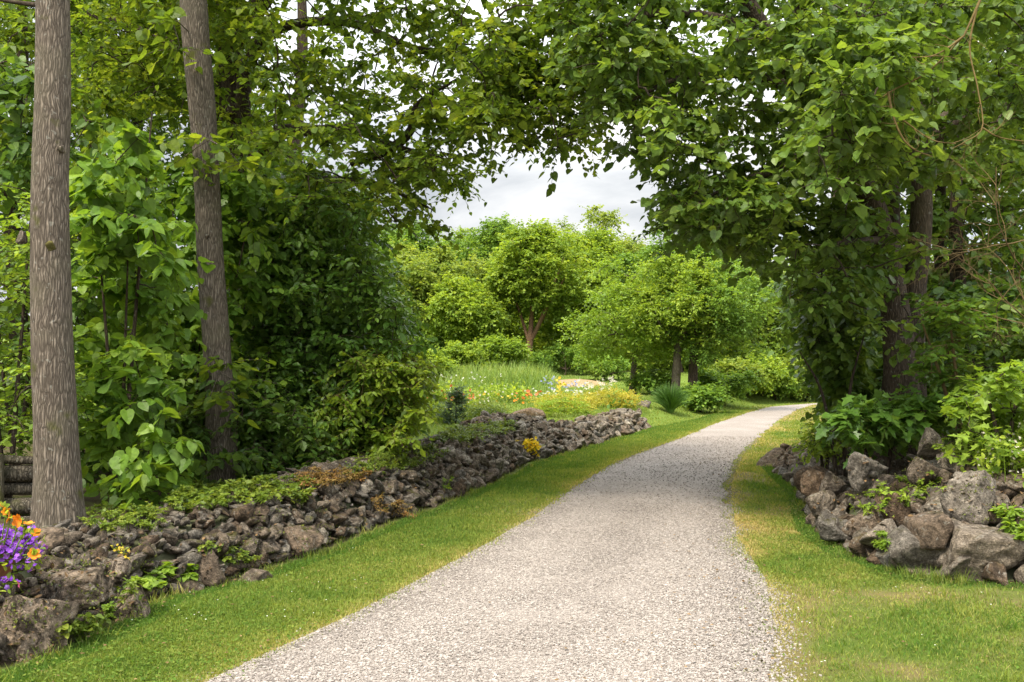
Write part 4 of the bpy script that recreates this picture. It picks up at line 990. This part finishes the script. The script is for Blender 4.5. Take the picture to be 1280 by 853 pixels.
M_RED = pl('red_petal', (.42, .085, .03), (.5, .16, .06)); M_BLUE = pl('blue_petal', (.15, .18, .36), (.24, .28, .44)); M_CREAM = pl('cream_petal', (.45, .42, .35), (.55, .52, .46))
flowers('white_flower_shrub', 'leafy plant with small cream blossoms on top of the boulder heap', 'flowering shrub', gnd(P(1262, 600, 9.1)),
        poly_clusters([(1212, 560), (1250, 535), (1320, 545), (1320, 612), (1250, 618), (1222, 600)], 8.7, 9.4, 40, R), .07, 5, PETAL, .013, M_CREAM, L_FOREST, .055, OVAL, 361, GV, 26)

# bare dead twigs and the lichen-covered hanging branch
def twiggy(name, lab, cat, base, mains, mat, sd, levels=3, kids=5, group=None, gens=.55):
    rg = np.random.default_rng(sd); root = empty(name, base, lab, cat, group); m = MB()
    def rec(p0, d, L, r, lv):
        n = 6; pts = [np.array(p0)]; dd = np.array(d)
        for _ in range(n):
            dd = unit(dd + rg.normal(0, .16, 3)); pts.append(pts[-1] + dd * L / n)
        pts = np.array(pts); batch_tubes(m, pts[None], np.linspace(r, r * .45, n + 1)[None], 5, rg.random(1))
        if lv > 0:
            for _ in range(kids):
                k = rg.integers(1, n + 1)
                rec(pts[k], unit(dd + rg.normal(0, .6, 3)), L * gens * rg.uniform(.6, 1.2), r * .55, lv - 1)
    for p0, d, L, r in mains: rec(np.asarray(p0), unit(d), L, r, levels)
    m.build('twigs', mat, root, base, True); return root
tb = gnd(P(1290, 470, 10.2))
twiggy('dead_shrub', 'leafless tangle of thin tan twigs beside the many-stemmed tree', 'dead shrub', tb,
       [(tb, P(1280, 250, 10.2) - tb, 2.0, .013), (P(1284, 400, 10.2), P(1200, 300, 10) - P(1284, 400, 10.2), 1.1, .008), (P(1282, 340, 10.2), P(1180, 240, 9.8) - P(1282, 340, 10.2), 1.2, .008), (P(1282, 300, 10.2), P(1190, 330, 10) - P(1282, 300, 10.2), 1.0, .007)], M_TWIG, 371, 3, 5, GV)
hb = pp((1262, -90, 8.6), (1238, -30, 8.6), (1221, 10, 8.6), (1205, 45, 8.6))
root = empty('hanging_branch', hb[0], 'yellow lichen-covered bare branch hanging in front of the many-stemmed tree', 'branch', GV)
m = MB()
for pts, r_ in [(hb, (.017, .008)), (pp((1221, 10, 8.6), (1212, 60, 8.6), (1222, 110, 8.55), (1228, 160, 8.5), (1205, 178, 8.5), (1190, 186, 8.5)), (.010, .003)),
                (pp((1205, 45, 8.6), (1185, 60, 8.6), (1165, 70, 8.5), (1140, 72, 8.5)), (.011, .004)),
                (pp((1110, 115, 8.6), (1118, 150, 8.6), (1130, 175, 8.6), (1145, 188, 8.6), (1165, 196, 8.6)), (.012, .005)),
                (pp((1205, 45, 8.6), (1160, 90, 8.7), (1118, 112, 8.7), (1098, 125, 8.7)), (.008, .006)),
                (pp((1228, 160, 8.5), (1250, 172, 8.5), (1290, 178, 8.5)), (.008, .003)), (pp((1116, 140, 8.6), (1135, 155, 8.6), (1165, 175, 8.6), (1195, 180, 8.5)), (.009, .004))]:
    c_, _ = limb(m, pts, r_, 7, 22, .3)
    for _ in range(5):
        k = R.integers(3, 21); d_ = unit(R.normal(size=3)); q_ = c_[k] + np.linspace(0, 1, 5)[:, None] * d_ * R.uniform(.08, .3) + np.cumsum(R.normal(0, .008, (5, 3)), 0); q_[0] = c_[k]
        batch_tubes(m, q_[None], np.linspace(.004, .0015, 5)[None], 4)
m.build('bough', M_LICHEN, root, hb[0], True)

# ------------------------------------------------------------------ far forest, mid-distance trees
def lobed_crown(c, rx, ry, rz, n_lobes, per, rg, lobe=.42):
    """cluster centres on bumpy lobes of a rounded crown"""
    d = unit(rg.normal(size=(n_lobes, 3))); d[:, 2] = np.abs(d[:, 2]) * np.where(rg.random(n_lobes) < .7, 1, -.6)
    lc = c + d * [rx, ry, rz] * rg.uniform(.35, .98, (n_lobes, 1))
    lr = lobe * min(rx, rz) * rg.uniform(.45, 1.1, (n_lobes, 1, 1))
    e = unit(rg.normal(size=(n_lobes, per, 3)) + d[:, None] * .6 + [0, 0, .35])
    return (lc[:, None] + e * lr * rg.uniform(.75, 1.05, (n_lobes, per, 1)) * [1, 1, .8]).reshape(-1, 3)
def far_tree(name, lab, px, pyb, d, cx, cy, rw, rh, leaf, sd, group, trunk=.2, size=.3, lobes=30, per=9, bark=M_BARK_DARK, mid=None, ntw=7, nlf=6, rad=.8, tone=0.0, base=None, depth=.9, cat='tree', tmpl=DIAMOND):
    rg = np.random.default_rng(sd)
    b = gnd(P(px, pyb, d)) if base is None else base
    c = P(cx, cy, d); rx, rz = rw / F * d * 1.12, rh / F * d * .92
    Cl = lobed_crown(c, rx, rx * depth, rz, lobes, per, rg); Cl = Cl[Cl[:, 2] > b[2] + .5]
    pts = np.vstack([[b - [0, 0, .1]], mid if mid is not None else [(b * .5 + c * .5) + rg.normal(0, .15, 3)], [c + [0, 0, rz * .5]]])
    # main limbs
    stems = [(pts, [trunk, trunk * .75, trunk * .25])]
    for k in range(5):
        a = rg.uniform(0, 2 * pi); q = pts[1] * .5 + c * .5
        stems.append((np.array([pts[1], q + [cos(a) * rx * .3, sin(a) * rx * .3, 0], c + [cos(a) * rx * .7, sin(a) * rx * .7, rg.uniform(-.2, .4) * rz]]), [trunk * .5, trunk * .3, trunk * .1]))
    return make_tree(name, lab, group, b, stems, Cl, leaf, bark, rad, ntw, nlf, size, tmpl, sd, .7, .5, r0=.05, twig_r=0, cat=cat, sides=12, tone=tone)
GF = 'trees at the far edge of the meadow'
far = [
    ('broad yellow-green tree with puffy lobes at the meadow edge, nearest the dark shrub', 545, 470, 58, 542, 375, 58, 88, L_FOREST_Y, 401),
    ('rounded lower tree in front of the yellow-green one', 588, 465, 55, 584, 400, 34, 55, L_FOREST, 402),
    ('deep green tree in the middle of the forest edge, behind the leaning trunk', 625, 460, 64, 622, 350, 52, 80, L_FOREST_D, 403),
    ('sunlit green tree to the right of the leaning trunk', 722, 458, 60, 722, 365, 52, 85, L_FOREST, 404),
    ('bright yellow-topped tree half behind the pale young tree', 770, 458, 64, 765, 350, 50, 92, L_FOREST_Y, 405),
    ('dark tree filling the gap at the dark shrub edge of the forest', 500, 470, 66, 498, 360, 45, 85, L_FOREST_D, 406),
    ('wispy-topped forest tree on the skyline above the leaning trunk', 690, 440, 72, 690, 343, 50, 62, L_FOREST_Y, 407),
    ('forest tree on the skyline above the rounded lower tree', 600, 440, 74, 590, 353, 52, 58, L_FOREST, 408),
    ('tall skyline tree beside the overhanging crown', 745, 440, 74, 752, 343, 48, 55, L_FOREST_Y, 409),
    ('green tree behind the two dark trunks', 850, 450, 58, 850, 370, 70, 85, L_FOREST_D, 410),
    ('yellow-green tree above the far bend of the driveway', 925, 480, 62, 925, 400, 52, 75, L_FOREST_Y, 411),
    ('green tree closing the far end of the driveway', 985, 495, 64, 985, 420, 50, 78, L_FOREST, 412),
    ('dark back tree between the far bend and the two dark trunks', 890, 470, 72, 890, 370, 60, 80, L_FOREST_D, 413),
    ('skyline tree at the dark shrub edge', 520, 440, 76, 520, 363, 55, 55, L_FOREST, 414),
    ('tree beyond the dark drooping tree past the bend', 1050, 495, 62, 1050, 400, 60, 95, L_FOREST_D, 415),
]
for lab, px, pyb, d, cx, cy_, rw, rh, lf, sd in far:
    far_tree('forest_tree', lab, px, pyb, d, cx, cy_, rw, rh, lf, sd, GF, size=.19, lobes=52, per=11, ntw=8, nlf=8, rad=.8)
# the leaning reddish trunk
b = gnd(P(656, 452, 56))
far_tree('leaning_tree', 'forest tree with a leaning bare reddish trunk', 656, 452, 56, 668, 345, 58, 62, L_FOREST, 421, GF, trunk=.22, bark=M_BARK_RED, mid=pp((662, 430, 56), (664, 402, 56)), size=.2, lobes=44, per=11, ntw=8, nlf=8, rad=.75)
# dense dark edge behind the trees
GM = 'trees in the clearing beside the driveway'
for nm, lab, px, pyb, cx, cy_, rw, rh, lf, sd, tr, bk, nl in [
    ('young_tree', 'pale green young tree standing in the clearing', 790, 493, 786, 408, 60, 78, L_LIGHT, 431, .15, M_BARK, 34),
    ('spreading_tree', 'green tree with the paler of the two bare trunks', 843, 498, 846, 396, 52, 82, L_FOREST, 432, .2, M_BARK, 36),
    ('spreading_tree', 'darker green tree with the darker trunk nearest the driveway', 865, 504, 890, 400, 58, 82, L_FOREST_D, 433, .22, M_BARK_DARK, 42)]:
    b = G(px, pyb); d = float(b[1])
    far_tree(nm, lab, px, pyb, d, cx, cy_, rw, rh, lf, sd, GM, trunk=tr, size=.105 * d / 36, lobes=nl, per=12, ntw=7, nlf=8, rad=.55 * d / 36, bark=bk, base=b, mid=np.array([b + [.15, 0, 2.2]]))

# the wood that closes the view behind them
rg = np.random.default_rng(460); Cw = []
for _ in range(1500):
    d = rg.uniform(78, 96); u = rg.uniform(330, 1500); x = (u - 640) / F * d
    g0 = float(ground_z(x, d)); top = 5.6 + 2.6 * fbm(np.array([x * .16, d * .16]), 461) + 1.2 * noise(np.array([x * .6, 3.]), 462)
    Cw.append((x, d, g0 + top * rg.random() ** .75))
wv_ = MB(); Cw = np.array(Cw)
sprays(wv_, None, Cw, 1.5, 9, 9, .42, DIAMOND, rg, .7, .5, twig_r=0)
for k in range(150):
    d = rg.uniform(77, 95); x = (rg.uniform(330, 1500) - 640) / F * d; g0 = float(ground_z(x, d))
    batch_tubes(wv_, np.array([[(x, d, g0 - .2), (x + rg.normal(0, .2), d, g0 + 3), (x + rg.normal(0, .4), d, g0 + 7)]]), [[.2, .15, .06]], 6, 0.0)
tag(wv_.build('woodland', L_FOREST), kind='stuff')
# undergrowth along its edge
uv_ = MB(); Cu = []
for _ in range(1000):
    d = rg.uniform(58, 72); u = rg.uniform(430, 1120); x = (u - 640) / F * d
    if xl(d) - 1 < x < xr(d) + 1: continue
    Cu.append((x, d, float(ground_z(x, d)) + .2 + (1.9 if u > 700 else 4.6) * rg.random() ** 1.3))
sprays(uv_, None, np.array(Cu), 1.0, 8, 8, .26, DIAMOND, rg, .6, .5, twig_r=0)
tag(uv_.build('undergrowth', L_FOREST), kind='stuff')
# far shrubs
GSH = 'bushes at the forest edge'
for lab, px, py, d, w, h, lf, sd in [
    ('round light green bush at the foot of the forest', 580, 452, 50, 32, 22, L_FOREST, 441), ('brighter bush left of the leaning trunk', 630, 442, 52, 26, 22, L_LIGHT, 442),
    ('dark bush under the forest edge, right of the leaning trunk', 705, 452, 55, 40, 20, L_FOREST_D, 443), ('dark bush below the pale young tree', 760, 462, 50, 36, 18, L_FOREST_D, 444),
    ('bush between the two dark trunks and the pale young tree', 815, 482, 40, 28, 14, L_FOREST_D, 445), ('dark bush on the bank behind the two dark trunks', 905, 480, 42, 36, 18, L_FOREST_D, 446),
    ('light bush at the far bend of the driveway', 952, 488, 50, 22, 13, L_FOREST, 447), ('dark bush at the very end of the driveway', 985, 486, 56, 30, 18, L_FOREST_D, 448),
    ('pale bush at the edge of the meadow', 545, 462, 46, 26, 18, L_FOREST, 449), ('dark bush behind the meadow, under the broad tree', 530, 450, 56, 36, 26, L_FOREST_D, 450),
    ('yellow-green bush on the bank before the far bend', 918, 472, 50, 28, 20, L_FOREST_Y, 454), ('tall light bush closing the far bend', 955, 470, 57, 36, 26, L_FOREST, 455), ('tall yellowish bush at the very end of the driveway', 1000, 474, 60, 36, 27, L_FOREST_Y, 456),
    ('leafy bush at the foot of the yellow-green tree past the bend', 934, 480, 47, 24, 16, L_FOREST, 457), ('dark leafy bush facing the far end of the driveway', 968, 484, 52, 26, 16, L_FOREST_D, 458), ('pale green bush just left of the dark drooping tree', 1004, 488, 54, 22, 14, L_FOREST, 459),
    ('dark bush right of the far bend', 1052, 492, 38, 26, 24, L_DARK, 451), ('small bush under the pale young tree', 780, 492, 36, 26, 9, L_FOREST_D, 452), ('dark bush at the foot of the two dark trunks', 880, 498, 37.5, 30, 12, L_FOREST_D, 453)]:
    b = gnd(P(px, py + h, d))
    if sd >= 454:                     # these stand on the bank itself
        b = G(px, py + h); d = float(b[1])
    far_tree('bush', lab, px, py + h, d, px, py, w, h, lf, sd, GSH, trunk=.05, size=.14, lobes=20, per=9, base=b, cat='bush', ntw=6, nlf=7, rad=.5)

# ------------------------------------------------------------------ meadow, garden lawn
mb = MB()
n = 60000
y = 20 * (66 / 20.) ** R.random(n); x = R.uniform(-.2, 1, n) * 0 + R.uniform(-9, 22, n)
x = np.where(R.random(n) < .7, R.uniform(-.14, .14, n) * y, x)
ok = (x < np.minimum(xw(y) - 1.0, xl(y) - 1.0)) & (x > -.18 * y)
x, y = x[ok], y[ok]
q = np.stack([x, y], -1); u = 640 + F * x / y
tall = smooth((y - 34) / 8) * smooth((705 - u) / 30)
val = np.clip(.3 + .7 * (fbm(q * .25, 71) - .3) * .8 + R.normal(0, .15, len(x)) + .18 * (1 - tall), 0, 1)
blades(mb, x, y, .06 + .85 * tall * (.4 + .9 * fbm(q * .4, 72)), np.interp(y, [20, 66], [.02, .07]) * (1 + tall * .5), val, .35)
tag(mb.build('meadow_grass', L_MEADOW), kind='stuff')
# mown bank beside the far driveway
mb = MB(); n = 26000
y = 20 * (80 / 20.) ** R.random(n); x = xl(y) - R.uniform(0, 6, n) * (y / 40)
ok = x > xw(y) - 8; x, y = x[ok], y[ok]
blades(mb, x, y, .06, np.interp(y, [20, 80], [.02, .07]), np.clip(.35 + R.normal(0, .18, len(x)), 0, 1))
n = 12000; y = 18 * (80 / 18.) ** R.random(n); x = xr(y) + R.uniform(0, 4, n) * (y / 40)
blades(mb, x, y, .06, np.interp(y, [18, 80], [.02, .07]), np.clip(.4 + R.normal(0, .18, n), 0, 1))
tag(mb.build('verge_grass', L_GRASS), kind='stuff')
# bare path up to the forest
p = gnd(P(722, 468, 48)); mb = MB()
ang = np.linspace(0, 2 * pi, 28, endpoint=False); rr = 1 + .3 * (noise(np.stack([np.cos(ang) * 2, np.sin(ang) * 2], -1), 9) - .5)
ring = np.stack([p[0] + 1.5 * rr * np.cos(ang), p[1] + 3.0 * rr * np.sin(ang)], -1)
vv = [np.array([p[0], p[1], float(ground_z(p[0], p[1])) + .16])]; rows = 4
for k in range(1, rows + 1):
    q = p[:2] + (ring - p[:2]) * k / rows; vv += list(np.column_stack([q, ground_z(q[:, 0], q[:, 1]) + .16 * (1 - (k / rows) ** 2) - .01]))
f3 = [(0, 1 + i, 1 + (i + 1) % 28) for i in range(28)]; f4 = [(1 + 28 * k + i, 1 + 28 * (k + 1) + i, 1 + 28 * (k + 1) + (i + 1) % 28, 1 + 28 * k + (i + 1) % 28) for k in range(rows - 1) for i in range(28)]
mb.add(np.array(vv), f3); mb.f.append(np.array(f4)); 
tag(mb.build('path', plain('bare_soil', (.22, .15, .08), (.32, .23, .13), .95, .1), smooth_shade=True), kind='structure')

# ------------------------------------------------------------------ garden flowers
GG = 'flowers in the garden beyond the walls'
def gpatch(name, lab, px0, px1, py, d, n, petal, ps, pm, lm, sd, h=.35, ls=.09, fr=.22, each=2, cat='flowers', nleaf=16, dz=2.0, tm=NARROW):
    rg = np.random.default_rng(sd)
    px = rg.uniform(px0, px1, n); dd = d + rg.uniform(-dz, dz, n) * .5
    C = np.array([gnd(P(a, py, b)) for a, b in zip(px, dd)]) + [0, 0, h] + rg.normal(0, .05, (n, 3)); base = gnd(P((px0 + px1) / 2, py, d))
    return flowers(name, lab, cat, base, C, fr, each, petal, ps, pm, lm, ls, tm, sd, GG, nleaf, spread=.8)
M_WHITE2 = pl('white_garden_petal', (.42, .43, .38), (.55, .55, .5))
gpatch('poppies', 'row of orange-red poppies behind the dwarf conifer', 532, 582, 507, 29, 12, PETAL, .045, M_RED, L_MEADOW, 601)
gpatch('poppies', 'smaller group of coral poppies right of the dwarf conifer', 584, 602, 504, 30, 6, PETAL, .04, M_RED, L_MEADOW, 602)
gpatch('lilies', 'pink and white flowers in the middle of the garden', 600, 640, 503, 32, 9, PETAL, .04, M_CREAM, L_MEADOW, 603)
gpatch('marigolds', 'orange-yellow flowers just above the short wall section', 592, 632, 513, 28, 11, PETAL, .042, M_YELLOWP, L_COVER, 604)
gpatch('marigolds', 'orange flowers behind the brown wall section', 634, 668, 514, 29, 5, PETAL, .042, M_ORANGE, L_COVER, 605)
gpatch('peony', 'single red peony bush among the white flowers', 660, 669, 501, 33, 5, PETAL, .07, M_RED, L_FOREST_D, 606)
gpatch('white_daisies', 'long band of white flowers behind the golden sedum', 668, 738, 503, 34, 18, PETAL, .04, M_WHITE2, L_MEADOW, 607, each=4)
gpatch('delphinium', 'tall blue flower spikes left of the yellow spike', 684, 691, 500, 36, 5, PETAL, .045, M_BLUE, L_MEADOW, 608, h=.55, each=7)
gpatch('delphinium', 'shorter blue flowers right of the yellow spike', 706, 720, 501, 36, 6, PETAL, .045, M_BLUE, L_MEADOW, 609, h=.42, each=6)
gpatch('yellow_spike', 'single yellow flower spike between the blue flowers', 702, 706, 501, 35.5, 3, PETAL, .06, M_YELLOWP, L_MEADOW, 610, h=.5, each=6)
gpatch('astilbe', 'feathery cream plumes below the pale young tree', 730, 768, 500, 37, 18, NARROW, .12, M_CREAM, L_FOREST, 611, h=.4)
gpatch('feverfew', 'drift of small white flowers at the edge of the meadow', 535, 640, 488, 40, 18, PETAL, .035, M_WHITE2, L_MEADOW, 612, h=.5, each=3)
gpatch('hosta', 'clump of broad bluish leaves on the sedum bed', 768, 782, 513, 33, 5, OVAL, .03, M_WHITE2, L_FOREST_D, 613, h=.2, ls=.2, tm=OVAL, each=1)
gpatch('garden_perennials', 'leafy green perennials behind the poppies', 530, 660, 496, 36, 50, PETAL, .03, M_WHITE2, L_FOREST, 614, h=.35, ls=.14, each=1, tm=OVAL, nleaf=24)
gpatch('garden_perennials', 'leafy green plants between the poppies and the garden lawn', 520, 600, 518, 26, 34, PETAL, .03, M_WHITE2, L_FOREST, 615, h=.3, ls=.11, each=1, tm=OVAL, nleaf=24)
for lab, x0, x1, py, d, n, lf, sd in [('golden sedum mound above the brown wall section', 672, 738, 519, 30.5, 34, L_SEDUM, 621), ('larger golden sedum mound at the end of the bed', 734, 796, 515, 33.5, 40, L_SEDUM, 622),
                            ('lime yellow sedum mound on the short wall section', 592, 628, 526, 24.5, 30, L_COVER, 623), ('green leafy edging under the golden sedum', 680, 730, 524, 29, 26, L_FOREST, 624)]:
    rg = np.random.default_rng(sd); px = rg.uniform(x0, x1, n); dd = d + rg.uniform(-1.6, 1.6, n)
    C = np.array([gnd(P(a, py, b)) for a, b in zip(px, dd)]); C[:, 2] += .14 + .32 * np.sqrt(np.clip(1 - ((px - (x0 + x1) / 2) / ((x1 - x0) / 2 + 4)) ** 2, 0, 1))
    base = gnd(P((x0 + x1) / 2, py, d)); root = empty('sedum_mound', base, lab, 'sedum', GG); lv, tw = MB(), MB()
    st = C.copy(); st[:, 2] = ground_z(C[:, 0], C[:, 1]) - .02
    batch_tubes(lv, np.stack([st, (st + C) / 2, C], 1), np.tile([.01, .008, .006], (n, 1)), 3)
    lowC = C * [1, 1, 0] + [0, 0, 1] * (C[:, 2:] * .45 + ground_z(C[:, 0], C[:, 1])[:, None] * .55)
    sprays(lv, lv, np.vstack([C, lowC]), .34, 9, 8, .06, OVAL, rg, .35, .2, twig_r=.003); lv.build('foliage', lf, root, base)
# dwarf conifer
b = gnd(P(570, 522, 25)); root = empty('dwarf_conifer', b, 'small dark bluish conifer in the flower garden', 'conifer', GG); rg = np.random.default_rng(631); lv, tw = MB(), MB()
limb(tw, [b - [0, 0, .05], b + [0, 0, .75]], [.03, .008], 7)
hh = rg.random(170) ** 1.4; a = rg.uniform(0, 2 * pi, 170); C = b + rg.normal(0, .07, (170, 3)) + np.stack([np.cos(a) * .28 * (1.02 - hh), np.sin(a) * .28 * (1.02 - hh), .06 + hh * .72], -1)
sprays(lv, tw, C[::2], .19, 7, 8, .075, NARROW, rg, .8, .1, twig_r=.002, outward=(C - b)[::2]); lv.build('foliage', leaf_mat('conifer_needle', (.04, .075, .04), (.07, .12, .065), (.10, .16, .09), .2), root, b); tw.build('trunk', M_BARK_DARK, root, b)
# fountain grass
b = gnd(P(838, 527, 35.2)); root = empty('fountain_grass', b, 'arching green tuft of ornamental grass at the verge', 'ornamental grass', GG); rg = np.random.default_rng(632); m = MB()
n = 900; a = rg.uniform(0, 2 * pi, n); L = rg.uniform(.5, 1.0, n); sp = rg.uniform(.1, .75, n)
t_ = np.linspace(0, 1, 5)[None, :, None]; dirs = np.stack([np.cos(a), np.sin(a), 0 * a], -1)[:, None]
paths = b + dirs * (.08 + sp[:, None, None] * t_ ** 1.6 * .95) + UP * (L[:, None, None] * (t_ * 1.25 - .62 * sp[:, None, None] * t_ ** 2.4))
batch_tubes(m, paths, np.tile([.010, .010, .009, .006, .002], (n, 1)), 3, rg.random(n)); m.build('blades', leaf_mat('fountain_grass_blade', (.06, .14, .035), (.11, .22, .05), (.2, .33, .08), .35, .5), root, b)
# yellow plant at the foot of the short wall, small yellow flowers on the crest
c0 = G(657, 576)
flowers('yellow_flower_clump', 'bright yellow flowering clump at the foot of the short wall section', 'flowers', c0, c0 + R.uniform([-.28, -.15, .08], [.22, .25, .34], (26, 3)), .06, 16, PETAL, .032, pl('bright_yellow_petal', (.6, .42, .01), (.75, .56, .03)), L_COVER, .04, OVAL, 641, GG, 10)
c0 = gnd(P(150, 690, 7.35))
c0[2] = P(150, 697, 7.35)[2]
flowers('small_yellow_flowers', 'few tiny yellow flowers on the low wall near the thickest trunk', 'flowers', c0, pp((144, 686, 7.3), (150, 688, 7.35), (157, 690, 7.3), (149, 697, 7.25), (131, 689, 7.35), (158, 700, 7.2)), .022, 5, PETAL, .012, M_YELLOWP, L_COVER, .025, OVAL, 642, GG, 6, stem_h=1)

# ------------------------------------------------------------------ potted petunias at the near end of the low wall
pc = P(-22, 705, 6.0)
zb = float(ground_z(pc[0] - .05, pc[1])); pot = empty('flower_pot', (pc[0], pc[1], .40), 'clay pot under the purple and orange flowers at the picture edge', 'flower pot')
pr = np.array([(.0, 0), (.13, 0), (.15, .03), (.19, .18), (.215, .2), (.215, .235), (.19, .235), (.17, .2), (0, .2)]); m = MB()
th = np.arange(28) / 28 * 2 * pi
vv = np.array([[(r * cos(a), r * sin(a), z) for a in th] for r, z in pr]).reshape(-1, 3); ii = np.arange(len(pr) * 28).reshape(len(pr), 28)
m.add(vv, np.stack([ii[:-1], np.roll(ii[:-1], -1, 1), np.roll(ii[1:], -1, 1), ii[1:]], -1).reshape(-1, 4)); m.build('pot', plain('terracotta', (.26, .11, .06), (.34, .16, .09), .8, .2), pot, (0, 0, 0), True)
rg = np.random.default_rng(651)
def mound(n, c, r): d_ = unit(rg.normal(size=(n, 3))); d_[:, 2] = np.abs(d_[:, 2]) * .9 - .25; return c + d_ * r * rg.uniform(.6, 1.0, (n, 1))
GP = 'potted flowers'
mc = P(6, 692, 5.95)
flowers('purple_petunias', 'mass of small purple flowers trailing over the pot', 'flowers', (pc[0], pc[1], .6), np.vstack([mound(110, mc, np.array([.19, .18, .19])), pp((22, 716, 5.85), (30, 705, 5.85), (14, 728, 5.8), (4, 735, 5.8), (40, 690, 5.9), (35, 670, 5.95))]), .04, 7, PETAL, .017, M_PURPLE, L_FOREST, .04, OVAL, 652, GP, 6, stem_h=1, bside=.03)
flowers('orange_petunias', 'orange trumpet flowers above the purple ones', 'flowers', (pc[0], pc[1], .6), pp((4, 634, 5.8), (-8, 642, 5.85), (13, 648, 5.75), (24, 651, 5.75), (34, 658, 5.75), (43, 667, 5.75), (43, 694, 5.75), (-14, 660, 5.8), (8, 640, 5.75)), .006, 1, PETAL, .036, M_ORANGE, L_FOREST, .04, OVAL, 653, GP, 6, stem_h=1, cup=.5)
flowers('pink_petunia', 'single pink flower hanging below the purple ones', 'flowers', (pc[0], pc[1], .6), pp((25, 730, 5.75)), .004, 1, PETAL, .024, M_PINK, L_FOREST, .03, OVAL, 654, GP, 3, stem_h=1)

# ------------------------------------------------------------------ log fence behind the thickest trunk
fb = gnd(P(0, 640, 9.3)); fence = empty('log_fence', fb, 'weathered grey log fence half hidden behind the thickest trunk', 'fence')
for k, (pa, pb, r_) in enumerate([((-160, 572, 9.4), (62, 577, 9.3), .045), ((-160, 598, 9.45), (66, 592, 9.3), .085), ((-160, 618, 9.4), (66, 610, 9.35), .075), ((-160, 640, 9.35), (66, 632, 9.3), .09), ((-160, 662, 9.3), (60, 655, 9.25), .08)]):
    m = MB(); a_, b_ = P(*pa), P(*pb); limb(m, [a_, (a_ + b_) / 2 + [0, 0, .015], b_], [r_, r_ * .95, r_ * .85], 14, 30, .14, seed=k)
    n_ = len(m.v[0]); m.add(np.vstack([m.v[0][-14:], [b_]]), [(i, (i + 1) % 14, 14) for i in range(14)]); m.build('rail', M_LOG, fence, fb, True)
m = MB(); limb(m, [gnd(P(-1, 650, 9.2)) - [0, 0, .2], P(-1, 568, 9.2)], [.045, .04], 10, 12, .08); t_ = P(-1, 568, 9.2); m.add(np.vstack([m.v[0][-10:], [t_]]), [(i, (i + 1) % 10, 10) for i in range(10)]); m.build('post', M_BARK, fence, fb, True)
